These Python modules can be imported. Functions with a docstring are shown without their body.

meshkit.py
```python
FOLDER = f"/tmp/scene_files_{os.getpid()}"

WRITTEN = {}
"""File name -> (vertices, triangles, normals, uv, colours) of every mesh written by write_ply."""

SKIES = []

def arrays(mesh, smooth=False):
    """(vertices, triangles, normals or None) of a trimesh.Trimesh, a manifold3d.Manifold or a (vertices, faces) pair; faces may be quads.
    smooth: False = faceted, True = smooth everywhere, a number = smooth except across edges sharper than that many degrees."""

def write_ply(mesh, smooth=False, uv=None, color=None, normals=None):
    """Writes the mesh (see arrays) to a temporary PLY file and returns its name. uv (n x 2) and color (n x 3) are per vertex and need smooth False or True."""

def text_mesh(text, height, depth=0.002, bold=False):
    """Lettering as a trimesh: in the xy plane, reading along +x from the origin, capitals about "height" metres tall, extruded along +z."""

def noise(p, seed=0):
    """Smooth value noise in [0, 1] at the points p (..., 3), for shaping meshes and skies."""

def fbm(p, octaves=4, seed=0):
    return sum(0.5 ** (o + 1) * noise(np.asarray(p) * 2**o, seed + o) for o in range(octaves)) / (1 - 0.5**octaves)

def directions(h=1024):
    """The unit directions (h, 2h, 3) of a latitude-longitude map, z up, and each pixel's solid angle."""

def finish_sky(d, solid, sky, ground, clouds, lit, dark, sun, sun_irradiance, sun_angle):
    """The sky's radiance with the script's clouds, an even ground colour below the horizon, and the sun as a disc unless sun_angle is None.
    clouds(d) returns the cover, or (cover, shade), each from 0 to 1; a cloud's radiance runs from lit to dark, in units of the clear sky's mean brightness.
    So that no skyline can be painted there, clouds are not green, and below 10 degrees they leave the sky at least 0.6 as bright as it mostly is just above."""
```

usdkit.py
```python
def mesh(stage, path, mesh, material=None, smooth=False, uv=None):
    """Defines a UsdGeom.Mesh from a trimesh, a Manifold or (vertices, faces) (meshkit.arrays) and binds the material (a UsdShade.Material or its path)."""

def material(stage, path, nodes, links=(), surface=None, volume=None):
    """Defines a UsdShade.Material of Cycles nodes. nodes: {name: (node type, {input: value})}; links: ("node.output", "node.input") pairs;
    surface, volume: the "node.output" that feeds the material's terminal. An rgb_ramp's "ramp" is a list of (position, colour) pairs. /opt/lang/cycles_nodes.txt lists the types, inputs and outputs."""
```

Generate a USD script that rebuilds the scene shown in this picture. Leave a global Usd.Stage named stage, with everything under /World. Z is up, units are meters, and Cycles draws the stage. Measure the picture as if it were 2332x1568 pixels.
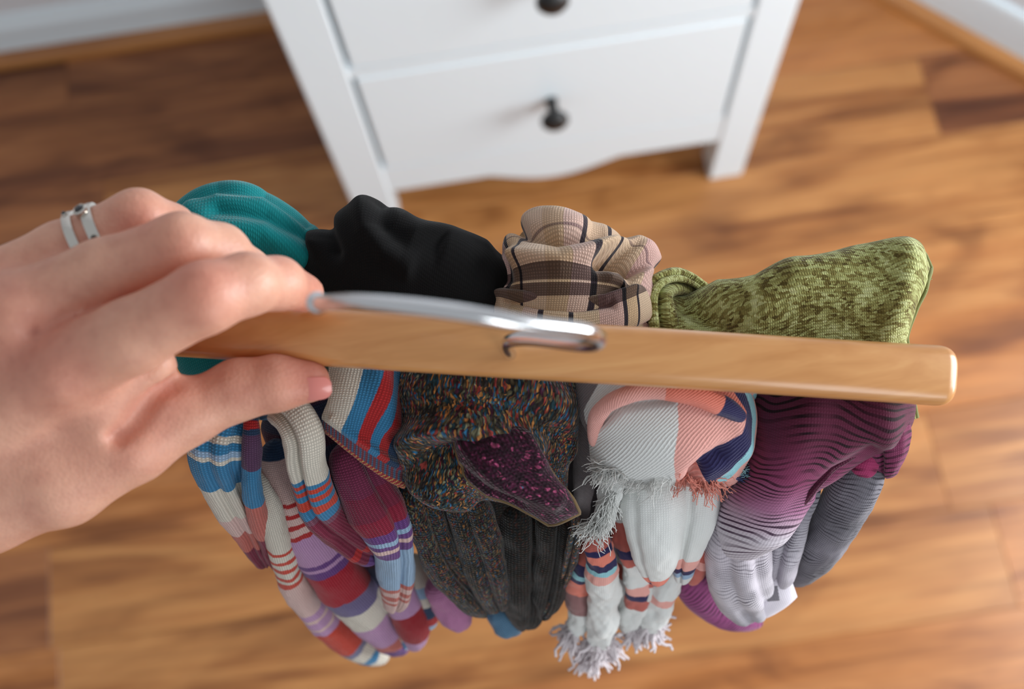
import math, random
import numpy as np, trimesh, usdkit, meshkit
from pxr import Usd, UsdGeom, UsdLux, UsdShade, Gf, Sdf, Vt
from scipy.interpolate import make_interp_spline, PchipInterpolator
from scipy.ndimage import gaussian_filter

stage = Usd.Stage.CreateInMemory()
UsdGeom.SetStageUpAxis(stage, UsdGeom.Tokens.z)
UsdGeom.SetStageMetersPerUnit(stage, 1.0)
stage.SetDefaultPrim(UsdGeom.Xform.Define(stage, '/World').GetPrim())
UsdGeom.Scope.Define(stage, '/World/Looks')

# ------------------------------------------------------------------ camera, light, exposure
# Recovered from the chest of drawers (0.54 x 0.66 m): nadir vanishing point, roll and focal length in pixels of the 2332 x 1568 frame.
F, CX, CY, CAM_H = 2500.0, 1166.0, 784.0, 1.42
DOWN = np.array([124, 802, F]); DOWN /= np.linalg.norm(DOWN)
RIGHT = np.array([802, -124, 0.0]); RIGHT /= np.linalg.norm(RIGHT)
AWAY = np.cross(-DOWN, RIGHT)
R = np.stack([RIGHT, AWAY, -DOWN])                 # camera (x right, y down, z ahead) -> world
EYE = np.array([0, 0, CAM_H])
cam = UsdGeom.Camera.Define(stage, '/World/camera')
m = np.eye(4)
m[0, :3], m[1, :3], m[2, :3], m[3, :3] = R @ [1, 0, 0], R @ [0, -1, 0], R @ [0, 0, -1], EYE
cam.AddTransformOp().Set(Gf.Matrix4d(*m.ravel().tolist()))
cam.CreateHorizontalApertureAttr(36.0)
cam.CreateVerticalApertureAttr(36.0 * 1568 / 2332)
cam.CreateFocalLengthAttr(36.0 * F / 2332)
cam.CreateFStopAttr(7.5)
cam.CreateFocusDistanceAttr(0.362)
cam.CreateClippingRangeAttr(Gf.Vec2f(0.01, 50))
cam.CreateExposureAttr(0.06)

def dome(color, strength):
    d = UsdLux.DomeLight.Define(stage, '/World/sky_light')
    d.CreateIntensityAttr(strength); d.CreateColorAttr(Gf.Vec3f(*color))
dome((0.92, 0.96, 1.0), 0.14)
def window_light(name, at, to, w, h, power, color):
    l = UsdLux.RectLight.Define(stage, '/World/' + name)
    z = np.array(at, float) - np.array(to, float); z /= np.linalg.norm(z)
    x = np.cross([0, 0, 1], z); x /= np.linalg.norm(x); y = np.cross(z, x)
    M = np.eye(4); M[0, :3], M[1, :3], M[2, :3], M[3, :3] = x, y, z, at
    l.AddTransformOp().Set(Gf.Matrix4d(*M.ravel().tolist()))
    l.CreateWidthAttr(w); l.CreateHeightAttr(h); l.CreateIntensityAttr(power); l.CreateColorAttr(Gf.Vec3f(*color))
window_light('window_daylight', (1.50, 0.08, 1.05), (0.10, 0.42, 0.60), 0.9, 1.1, 12.5, (0.95, 0.98, 1.0))
window_light('window_daylight_behind', (0.80, -1.35, 1.45), (0.1, 0.2, 0.9), 0.6, 0.9, 5.0, (0.95, 0.98, 1.0))

def at(px, py, Z):
    """World point seen at the pixel, Z metres ahead along the optical axis (a survey of the photograph)."""
    return EYE + R @ (np.array([(px - CX) / F, (py - CY) / F, 1.0]) * Z)
def at_many(a):
    a = np.asarray(a, float)
    c = np.stack([(a[..., 0] - CX) / F, (a[..., 1] - CY) / F, np.ones(a.shape[:-1])], -1) * a[..., 2:3]
    return EYE + c @ R.T

# ------------------------------------------------------------------ helpers
used = {}
def numbered(parent, name):
    k = (parent, name); n = used.get(k, -1) + 1; used[k] = n
    return f'{parent}/{name}' if n == 0 else f'{parent}/{name}_{n:03d}'
def tag(prim, label=None, cat=None, group=None, kind=None):
    for k, v in (('label', label), ('category', cat), ('group', group), ('kind', kind)):
        if v: prim.SetCustomDataByKey(k, v)
    return prim
def thing(name, label, cat, loc=(0, 0, 0), group=None):
    x = UsdGeom.Xform.Define(stage, numbered('/World', name))
    tag(x.GetPrim(), label, cat, group)
    return x.GetPrim()
def obj(name, mesh, mat, parent=None, smooth=35, uv=None, col=None, **kw):
    """ONE mesh under parent (or /World)."""
    path = numbered(str(parent.GetPath()) if parent else '/World', name)
    g = usdkit.mesh(stage, path, mesh, mat, smooth=smooth, uv=uv)
    if col is not None:
        UsdGeom.PrimvarsAPI(g).CreatePrimvar('tint', Sdf.ValueTypeNames.Color3fArray, 'vertex').Set(Vt.Vec3fArray.FromNumpy(np.asarray(col, np.float32)))
    return tag(g.GetPrim(), **kw)
def struct(name, mesh, mat, parent=None, label=None, smooth=35, cat=None):
    return obj(name, mesh, mat, parent, smooth=smooth, label=label, cat=cat, kind=None if parent else 'structure')
def lin(r, g, b):
    return tuple(((c / 255) / 12.92 if c / 255 <= 0.04045 else ((c / 255 + 0.055) / 1.055) ** 2.4) for c in (r, g, b))
def box(x0, x1, y0, y1, z0, z1, ch=0.0):
    if ch <= 0:
        b = trimesh.creation.box((x1 - x0, y1 - y0, z1 - z0)); b.apply_translation(((x0 + x1) / 2, (y0 + y1) / 2, (z0 + z1) / 2)); return b
    pts = []
    for sx in (0, 1):
        for sy in (0, 1):
            for sz in (0, 1):
                c = np.array([(x0, x1)[sx], (y0, y1)[sy], (z0, z1)[sz]]); d = np.array([1 - 2 * sx, 1 - 2 * sy, 1 - 2 * sz]) * ch
                for k in range(3):
                    q = d.copy(); q[k] = 0; pts.append(c + q)
    return trimesh.convex.convex_hull(np.array(pts))
cat_ = trimesh.util.concatenate
def tube(pts, rad, n=10, close=True):
    """Swept round tube through pts (n x 3), rad scalar or per point."""
    pts = np.asarray(pts, float); k = len(pts); rad = np.broadcast_to(rad, k)
    t = np.gradient(pts, axis=0); t /= np.linalg.norm(t, axis=1, keepdims=True) + 1e-12
    u = np.zeros_like(t); a = np.array([0.3, 0.2, 1.0]); a -= t[0] * (a @ t[0]); 
    for i in range(k):
        a = a - t[i] * (a @ t[i]); a /= np.linalg.norm(a) + 1e-12; u[i] = a
    w = np.cross(t, u); ph = np.arange(n) * 2 * np.pi / n
    v = pts[:, None] + rad[:, None, None] * (np.cos(ph)[None, :, None] * u[:, None] + np.sin(ph)[None, :, None] * w[:, None])
    v = v.reshape(-1, 3); i = np.arange(k - 1)[:, None] * n; j = np.arange(n)[None]
    q = np.stack([i + j, i + (j + 1) % n, i + n + (j + 1) % n, i + n + j], -1).reshape(-1, 4)
    f = np.vstack([q[:, [0, 1, 2]], q[:, [0, 2, 3]]])
    if close:
        v = np.vstack([v, pts[0], pts[-1]]); j = np.arange(n); a0, b0 = k * n, k * n + 1; e = (k - 1) * n
        f = np.vstack([f, np.stack([np.full(n, a0), (j + 1) % n, j], 1), np.stack([np.full(n, b0), e + j, e + (j + 1) % n], 1)])
    return trimesh.Trimesh(v, f, process=False)
def curve(pts, n):
    pts = np.asarray(pts, float)
    s = np.r_[0, np.cumsum(np.linalg.norm(np.diff(pts[:, :3], axis=0), axis=1))]; s /= s[-1]
    return make_interp_spline(s, pts, k=min(3, len(pts) - 1))(np.linspace(0, 1, n))
def pchip(pts, n):
    pts = np.asarray(pts, float); s = np.linspace(0, 1, len(pts))
    return PchipInterpolator(s, pts)(np.linspace(0, 1, n))
def fbm(p, sc, oct=3, seed=0):
    return meshkit.fbm(np.asarray(p) * sc, oct, seed) - 0.5

def surface_net(d, origin, h):
    """Naive surface nets of the zero level of the grid d: vertices and quads."""
    s = d < 0
    c = np.stack([s[i:s.shape[0] - 1 + i, j:s.shape[1] - 1 + j, k:s.shape[2] - 1 + k] for i in (0, 1) for j in (0, 1) for k in (0, 1)], -1)
    on = c.any(-1) & ~c.all(-1); idx = -np.ones(on.shape, int); cells = np.argwhere(on); idx[on] = np.arange(len(cells))
    acc = np.zeros((len(cells), 3)); cnt = np.zeros(len(cells))
    corners = [(i, j, k) for i in (0, 1) for j in (0, 1) for k in (0, 1)]
    val = {q: d[cells[:, 0] + q[0], cells[:, 1] + q[1], cells[:, 2] + q[2]] for q in corners}
    for a in corners:
        for ax in range(3):
            if a[ax] == 0:
                b = list(a); b[ax] = 1; b = tuple(b); va, vb = val[a], val[b]; x = (va < 0) != (vb < 0)
                t = np.where(x, va / np.where(x, va - vb, 1), 0); p = np.tile(np.array(a, float), (len(cells), 1)); p[:, ax] += t
                acc[x] += p[x]; cnt[x] += 1
    v = origin + h * (cells + acc / cnt[:, None]); quads = []
    for ax in range(3):
        o = [i for i in range(3) if i != ax]
        sl0 = [slice(1, -1)] * 3; sl1 = [slice(1, -1)] * 3; sl0[ax] = slice(0, -1); sl1[ax] = slice(1, None)
        a, b = s[tuple(sl0)], s[tuple(sl1)]
        for flip, cond in ((False, a & ~b), (True, ~a & b)):
            e = np.argwhere(cond) + 1; e[:, ax] -= 1
            def cell(i, j):
                q = e.copy(); q[:, o[0]] += i; q[:, o[1]] += j; return idx[q[:, 0], q[:, 1], q[:, 2]]
            qd = np.stack([cell(-1, -1), cell(0, -1), cell(0, 0), cell(-1, 0)], 1)
            if flip != (ax == 1): qd = qd[:, ::-1]
            quads.append(qd)
    return v, np.vstack(quads)

# ------------------------------------------------------------------ materials
LK = '/World/Looks/'
def mat(name, nodes, links=(), surface='p.BSDF', volume=None):
    return usdkit.material(stage, LK + name, nodes, links, surface=surface, volume=volume)
def plain(name, color, rough=0.5, **kw):
    return mat(name, {'p': ('principled_bsdf', dict(base_color=color, roughness=rough, **kw))})
white_paint = mat('white_lacquer', {'g': ('geometry', {}), 'n': ('noise_texture', dict(scale=60.0, detail=3.0)), 'b': ('bump', dict(strength=0.08, distance=0.002)),
    'p': ('principled_bsdf', dict(base_color=lin(232, 243, 249), roughness=0.36))}, [('g.position', 'n.vector'), ('n.fac', 'b.height'), ('b.normal', 'p.normal')])
wall_paint = mat('wall_paint', {'g': ('geometry', {}), 'n': ('noise_texture', dict(scale=220.0, detail=4.0)), 'b': ('bump', dict(strength=0.15, distance=0.002)),
    'p': ('principled_bsdf', dict(base_color=lin(226, 228, 232), roughness=0.8))}, [('g.position', 'n.vector'), ('n.fac', 'b.height'), ('b.normal', 'p.normal')])
ceiling_paint = plain('ceiling_paint', lin(235, 235, 233), 0.9)
dark_gap = plain('drawer_interior', lin(150, 150, 146), 0.8)
black_knob = plain('black_knob', lin(26, 25, 25), 0.38)
chrome = mat('chrome_wire', {'p': ('principled_bsdf', dict(base_color=(0.74, 0.75, 0.77), metallic=1.0, roughness=0.16))})
silver = mat('silver', {'g': ('geometry', {}), 'n': ('noise_texture', dict(scale=900.0)), 'b': ('bump', dict(strength=0.12, distance=0.0005)),
    'p': ('principled_bsdf', dict(base_color=(0.66, 0.63, 0.58), metallic=1.0, roughness=0.18))}, [('g.position', 'n.vector'), ('n.fac', 'b.height'), ('b.normal', 'p.normal')])
gem = plain('dark_stone', lin(32, 30, 34), 0.08, coat_weight=0.6)
def plank_wood(name, ramp, shift, sx=1.3):
    return mat(name, {
        'g': ('geometry', {}), 'o': ('object_info', {}), 'sep': ('combine_xyz', {}), 'off': ('vector_math', dict(math_type='scale', scale=37.0)),
        'add': ('vector_math', dict(math_type='add')),
        'mp': ('mapping', dict(scale=(sx, 13.0, 1.0), location=(shift, shift * 2, 0))),
        'n1': ('noise_texture', dict(scale=1.6, detail=5.0, roughness=0.55, distortion=1.1)),
        'mp2': ('mapping', dict(scale=(2.2, 70.0, 1.0))), 'n2': ('noise_texture', dict(scale=2.0, detail=4.0, roughness=0.6)),
        'mp3': ('mapping', dict(scale=(1.6, 4.2, 1.0))), 'n3': ('noise_texture', dict(scale=1.7, detail=3.0, distortion=2.2)),
        'r1': ('rgb_ramp', dict(ramp=ramp)),
        'r2': ('rgb_ramp', dict(ramp=[(0.30, (0.62, 0.57, 0.53)), (0.55, (1, 1, 1)), (0.8, (1.08, 1.05, 1.0))])),
        'r3': ('rgb_ramp', dict(ramp=[(0.30, (0.46, 0.38, 0.34)), (0.44, (0.86, 0.81, 0.77)), (0.52, (1, 1, 1)), (0.7, (1.05, 1.02, 0.98))])),
        'm1': ('mix_color', dict(blend_type='multiply', fac=0.75)), 'm2': ('mix_color', dict(blend_type='multiply', fac=0.85)),
        'p': ('principled_bsdf', dict(roughness=0.33, specular_ior_level=0.5))},
        [('o.random', 'sep.x'), ('o.random', 'sep.y'), ('sep.vector', 'off.vector1'), ('g.position', 'add.vector1'), ('off.vector', 'add.vector2'),
         ('add.vector', 'mp.vector'), ('mp.vector', 'n1.vector'), ('add.vector', 'mp2.vector'), ('mp2.vector', 'n2.vector'),
         ('add.vector', 'mp3.vector'), ('mp3.vector', 'n3.vector'),
         ('n1.fac', 'r1.fac'), ('n2.fac', 'r2.fac'), ('n3.fac', 'r3.fac'), ('r1.color', 'm1.a'), ('r2.color', 'm1.b'), ('m1.result', 'm2.a'), ('r3.color', 'm2.b'), ('m2.result', 'p.base_color')])
planks = [
    plank_wood('plank_honey', [(0.25, lin(110, 63, 34)), (0.42, lin(161, 104, 57)), (0.56, lin(188, 131, 77)), (0.75, lin(174, 113, 63))], 0.0),
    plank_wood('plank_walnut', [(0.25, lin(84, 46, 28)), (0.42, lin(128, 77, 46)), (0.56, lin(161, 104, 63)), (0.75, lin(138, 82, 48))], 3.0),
    plank_wood('plank_amber', [(0.25, lin(119, 64, 32)), (0.42, lin(171, 108, 55)), (0.56, lin(184, 122, 70)), (0.75, lin(154, 93, 52))], 7.0),
]
def fine_wood(name, ramp, sc, rough):
    return mat(name, {'tc': ('geometry', {}), 'mp': ('mapping', dict(scale=sc)), 'n': ('noise_texture', dict(scale=1.0, detail=5.0, roughness=0.55, distortion=0.6)),
        'r': ('rgb_ramp', dict(ramp=ramp)), 'p': ('principled_bsdf', dict(roughness=rough, coat_weight=0.25, coat_roughness=0.18))},
        [('tc.position', 'mp.vector'), ('mp.vector', 'n.vector'), ('n.fac', 'r.fac'), ('r.color', 'p.base_color')])
trim_wood = fine_wood('trim_wood', [(0.3, lin(150, 92, 46)), (0.6, lin(196, 134, 74))], (3, 3, 60), 0.4)
beech = fine_wood('beech', [(0.3, lin(194, 134, 78)), (0.55, lin(206, 147, 90)), (0.75, lin(214, 158, 100))], (16, 190, 190), 0.30)

# ------------------------------------------------------------------ the setting: floor of planks, walls, trim
WALL_Y = 1.045
floor = struct('floor', box(-2.6, 2.6, -1.6, WALL_Y + 0.1, -0.06, -0.008), plain('underlay', lin(70, 45, 30), 0.9), label='warm brown wood laminate floor of long planks')
rng = random.Random(5)
PW = 0.130
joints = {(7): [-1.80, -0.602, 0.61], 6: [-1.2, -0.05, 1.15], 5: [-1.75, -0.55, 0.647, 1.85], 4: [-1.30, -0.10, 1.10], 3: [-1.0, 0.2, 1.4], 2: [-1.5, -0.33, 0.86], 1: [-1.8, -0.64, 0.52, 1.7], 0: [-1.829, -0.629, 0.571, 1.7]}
for row in range(-11, 9):
    y0 = 0.023 + row * PW; y1 = min(y0 + PW, WALL_Y + 0.005)
    if y0 > WALL_Y: continue
    xs = joints.get(row) or [-2.0 + rng.random() * 1.2 + 1.2 * i for i in range(4)]
    xs = [-2.5] + [x for x in xs if -2.4 < x < 2.4] + [2.5]
    for a, b in zip(xs, xs[1:]):
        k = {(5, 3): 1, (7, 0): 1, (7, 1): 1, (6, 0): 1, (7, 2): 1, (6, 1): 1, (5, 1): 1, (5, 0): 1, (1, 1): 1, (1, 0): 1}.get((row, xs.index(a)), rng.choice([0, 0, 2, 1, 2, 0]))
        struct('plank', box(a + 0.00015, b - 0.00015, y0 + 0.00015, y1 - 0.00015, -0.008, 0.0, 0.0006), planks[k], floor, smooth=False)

struct('wall_back', box(-2.6, 0.56, WALL_Y, WALL_Y + 0.1, 0, 2.5), wall_paint, label='pale painted wall behind the white chest')
def profile_bar(a, b, prof, z_out):
    """Extrudes the profile (out from the wall, up) from floor point a to b; the wall lies to the left of a->b."""
    a, b = np.array(a, float), np.array(b, float); d = (b - a) / np.linalg.norm(b - a); n = np.array([d[1], -d[0]])
    v = [[*(p + n * o), z] for p in (a, b) for o, z in prof]; k = len(prof)
    f = [[i, (i + 1) % k, k + (i + 1) % k] for i in range(k)] + [[i, k + (i + 1) % k, k + i] for i in range(k)]
    f += [[0, i + 1, i] for i in range(1, k - 1)] + [[k, k + i, k + i + 1] for i in range(1, k - 1)]
    t = trimesh.Trimesh(v, f, process=False); t.fix_normals(); return t
quarter = [(0, 0), (0.017, 0), (0.017, 0.005)] + [(0.001 + 0.016 * math.cos(t), 0.005 + 0.016 * math.sin(t)) for t in np.linspace(0.1, 1.5, 7)] + [(0, 0.022)]
skirt = [(0, 0), (0.012, 0), (0.012, 0.040), (0.0105, 0.043), (0.0105, 0.047), (0.012, 0.050), (0.012, 0.068), (0.009, 0.076), (0.005, 0.082), (0.004, 0.090), (0, 0.092)]
CORNER = (0.512, WALL_Y)
ANG_END = (CORNER[0] + 0.56, CORNER[1] - 0.56)
struct('baseboard_back', profile_bar((-2.6, WALL_Y), CORNER, skirt, 0), white_paint, label='white moulded baseboard along the back wall')
q = profile_bar((-2.6, WALL_Y - 0.012), (CORNER[0] - 0.005, WALL_Y - 0.012), quarter, 0)
struct('trim_1', q, trim_wood, label='wood quarter-round strip under the white back baseboard')
# slanted wall at the right, turned 45 degrees
d45 = np.array([1, -1]) / math.sqrt(2); n45 = np.array([1, 1]) / math.sqrt(2)
w = box(0, 0.80, 0, 0.1, 0, 2.5); T = np.eye(4); T[:3, 0] = [*d45, 0]; T[:3, 1] = [*n45, 0]; T[:3, 2] = [0, 0, 1]; T[:2, 3] = CORNER
w.apply_transform(T); w.fix_normals()
struct('wall_right', w, wall_paint, label='white wall running diagonally at the right of the room')
struct('baseboard_right', profile_bar(CORNER, ANG_END, [(0, 0), (0.012, 0), (0.012, 0.085), (0.008, 0.092), (0, 0.092)], 0), white_paint, label='white baseboard along the diagonal right wall')
o = -n45 * 0.012
struct('trim_2', profile_bar(np.array(CORNER) + o, np.array(ANG_END) + o, quarter, 0), trim_wood, label='wood quarter-round strip along the diagonal right wall')

# ------------------------------------------------------------------ chest of drawers
chest = thing('chest_of_drawers', 'white two-drawer chest with black knobs standing on the wood floor', 'chest of drawers')
x0, x1, yf, yb = -0.182, 0.358, 0.658, 1.032
LEG = 0.053
for lx0, lx1 in ((x0, x0 + LEG), (x1 - LEG + 0.006, x1)):
    obj('leg', box(lx0, lx1, yf, yf + 0.045, 0, 0.64, 0.002), white_paint, chest, smooth=False)
    obj('leg', box(lx0, lx1, yb - 0.045, yb, 0, 0.64, 0.002), white_paint, chest, smooth=False)
ix0, ix1 = x0 + LEG, x1 - LEG + 0.006
for sx in (x0 + 0.008, x1 - 0.026):
    obj('side_panel', box(sx, sx + 0.018, yf + 0.045, yb - 0.045, 0.11, 0.64, 0.001), white_paint, chest, smooth=False)
obj('back_panel', box(ix0, ix1, yb - 0.02, yb - 0.008, 0.11, 0.64), white_paint, chest, smooth=False)
obj('bottom_panel', box(ix0, ix1, yf + 0.05, yb - 0.02, 0.125, 0.14), white_paint, chest, smooth=False)
obj('top_panel', box(x0 - 0.012, x1 + 0.012, yf - 0.014, yb, 0.64, 0.66, 0.003), white_paint, chest, smooth=False)
from shapely.geometry import Polygon
def rail(name, pts, y, t):
    e = trimesh.creation.extrude_polygon(Polygon(pts), t, engine='earcut')
    v = e.vertices.copy(); e.vertices = np.stack([v[:, 0], y + v[:, 2], v[:, 1]], 1); e.fix_normals()
    return obj(name, e, white_paint, chest, smooth=False)
ac, aw, ad = 0.092, 0.088, 0.030
curve_pts = [(ac + aw * math.cos(t) if False else ac - aw + 2 * aw * u, 0.112 - ad * (math.sin(math.pi * u) ** 1.15)) for u, t in ((k / 24, 0) for k in range(25))]
rail('apron', [(ix0, 0.176), (ix0, 0.112)] + curve_pts + [(ix1, 0.112), (ix1, 0.176)], yf + 0.002, 0.019)
rail('drawer_rail', [(ix0, 0.390), (ix0, 0.406), (ix1, 0.406), (ix1, 0.390)], yf + 0.002, 0.03)
rail('drawer_rail', [(ix0, 0.620), (ix0, 0.64), (ix1, 0.64), (ix1, 0.620)], yf + 0.002, 0.03)
def lathe(prof, n=32):
    return trimesh.creation.revolve(np.array(prof), sections=n)
for zc0, zc1 in ((0.179, 0.387), (0.409, 0.617)):
    front = obj('drawer', box(ix0 + 0.0055, ix1 - 0.0045, yf + 0.001, yf + 0.019, zc0, zc1, 0.0018), white_paint, chest, smooth=False)
    obj('drawer_box', box(ix0 + 0.012, ix1 - 0.012, yf + 0.0195, yb - 0.05, zc0 + 0.015, zc1 - 0.02), dark_gap, chest, smooth=False)
    k = lathe([(0, 0), (0.0075, 0), (0.0065, 0.006), (0.006, 0.014), (0.0075, 0.019), (0.014, 0.022), (0.0165, 0.026), (0.016, 0.031), (0.011, 0.036), (0.004, 0.038), (0, 0.038)])
    v = k.vertices.copy(); k.vertices = np.stack([v[:, 0] + 0.089, yf + 0.001 - v[:, 2], v[:, 1] + (zc0 + zc1) / 2], 1); k.fix_normals()
    obj('knob', k, black_knob, front, smooth=60)

# ------------------------------------------------------------------ wooden hanger with a wire hook
hanger = thing('clothes_hanger', 'varnished beech clothes hanger with chrome hook held above the floor, carrying scarves', 'hanger')
BAR = [(110, 728, 0.338), (300, 738, 0.329), (700, 764, 0.317), (1158, 793, 0.311), (1640, 823, 0.315), (2000, 846, 0.3235), (2203, 859, 0.331)]
def bar_path(n):
    return curve(at_many(BAR), n)
bp = bar_path(121)
tan = np.gradient(bp, axis=0); tan /= np.linalg.norm(tan, axis=1, keepdims=True)
upv = EYE - at(1166, 795, 0.31); upv /= np.linalg.norm(upv)
side = np.cross(tan, upv); side /= np.linalg.norm(side, axis=1, keepdims=True)
up2 = np.cross(side, tan)
s_arc = np.r_[0, np.cumsum(np.linalg.norm(np.diff(bp, axis=0), axis=1))]
def superellipse(n, e):
    t = np.arange(n) / n * 2 * np.pi
    return np.sign(np.cos(t)) * np.abs(np.cos(t)) ** (2 / e), np.sign(np.sin(t)) * np.abs(np.sin(t)) ** (2 / e)
ca, sa = superellipse(48, 3.6)
def loft(path, sd, upd, hw, hh):
    n = len(ca); v = path[:, None] + sd[:, None] * (ca[None, :, None] * hw[:, None, None]) + upd[:, None] * (sa[None, :, None] * hh[:, None, None])
    k = len(path); v = v.reshape(-1, 3); i = np.arange(k - 1)[:, None] * n; j = np.arange(n)[None]
    q = np.stack([i + j, i + (j + 1) % n, i + n + (j + 1) % n, i + n + j], -1).reshape(-1, 4)
    f = np.vstack([q[:, [0, 1, 2]], q[:, [0, 2, 3]]]); v = np.vstack([v, path[0], path[-1]]); j = np.arange(n); a0 = k * n
    f = np.vstack([f, np.stack([np.full(n, a0), (j + 1) % n, j], 1), np.stack([np.full(n, a0 + 1), a0 - n + j, a0 - n + (j + 1) % n], 1)])
    t = trimesh.Trimesh(v, f, process=False); t.fix_normals(); return t
def end_round(s, L, r):
    e = np.minimum(s, L - s); x = np.clip(1 - e / r, 0, 1); return np.sqrt(np.clip(1 - x ** 2.6, 0, 1))
# resample with dense ends
L = s_arc[-1]; ss = np.unique(np.r_[np.linspace(0, L, 90), 0.007 * (1 - np.cos(np.linspace(0, np.pi / 2, 12))), L - 0.007 * (1 - np.cos(np.linspace(0, np.pi / 2, 12)))])
I = lambda a: np.stack([np.interp(ss, s_arc, a[:, k]) for k in range(3)], 1)
sc = end_round(ss, L, 0.007); hw = (0.00865 + 0.0008 * np.abs(2 * ss / L - 1) ** 3) * np.clip(sc, 0.35, 1); hh = (0.0098 + 0.0012 * (1 - np.abs(2 * ss / L - 1))) * np.clip(sc, 0.3, 1)
obj('arched_bar', loft(I(bp) - I(up2) * 0.0095, I(side), I(up2), hw, hh), beech, hanger, smooth=50)
# lower rod between the ends, the scarves loop over it
rod = np.stack([bp[8] - up2[8] * 0.016, (bp[8] - up2[8] * 0.040) * 0.95 + bp[20] * 0.05 - up2[8] * 0.003] + [bp[i] - upv * (0.052 - 0.006 * abs(i - 60) / 60) for i in (22, 40, 60, 80, 98)] + [bp[112] - up2[112] * 0.036, bp[113] - up2[113] * 0.016])
rp_ = curve(np.array(rod), 90)
obj('lower_rod', tube(rp_, .0048, 16), beech, hanger, smooth=50)
hook_px = [(1160, 803, 0.3125), (1156, 795, 0.300), (1160, 777, 0.291), (1205, 772, 0.283), (1290, 781, 0.272), (1358, 781, 0.258), (1348, 758, 0.244), (1215, 740, 0.231), (1050, 712, 0.224), (890, 693, 0.227), (780, 687, 0.239), (722, 690, 0.253)]
hp = curve(at_many(hook_px), 160)
hook = obj('hook', tube(hp, np.r_[np.full(155, 0.00185), 0.0019, 0.0019, 0.0019, 0.0019, 0.0018], 20), chrome, hanger, smooth=60)
ball = trimesh.creation.icosphere(3, 0.0027); ball.apply_translation(hp[-1]); obj('hook_tip', ball, chrome, hook, smooth=True)
# ------------------------------------------------------------------ the left hand holding the hanger
skin = mat('skin', {'a': ('attribute', dict(attribute='tint')), 'g': ('geometry', {}),
    'n': ('noise_texture', dict(scale=140.0, detail=4.0, roughness=0.6)), 'n2': ('noise_texture', dict(scale=1300.0, detail=2.0)), 'v': ('voronoi_texture', dict(scale=900.0)),
    'r': ('rgb_ramp', dict(ramp=[(0.3, (0.86, 0.80, 0.80)), (0.55, (1, 1, 1)), (0.75, (1.06, 1.06, 1.05))])), 'm': ('mix_color', dict(blend_type='multiply', fac=0.9)),
    'b': ('bump', dict(strength=0.22, distance=0.0004)),
    'p': ('principled_bsdf', dict(roughness=0.46, subsurface_weight=0.18, subsurface_scale=0.006, subsurface_radius=(1.0, 0.35, 0.2), specular_ior_level=0.4))},
    [('g.position', 'n.vector'), ('g.position', 'n2.vector'), ('g.position', 'v.vector'), ('n.fac', 'r.fac'), ('a.color', 'm.a'), ('r.color', 'm.b'), ('m.result', 'p.base_color'), ('v.distance', 'b.height'), ('b.normal', 'p.normal')])
def chain(pts):
    """[(px, py, Z, radius)] -> joints in the world."""
    a = np.array(pts, float); return at_many(a[:, :3]), a[:, 3]
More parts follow.
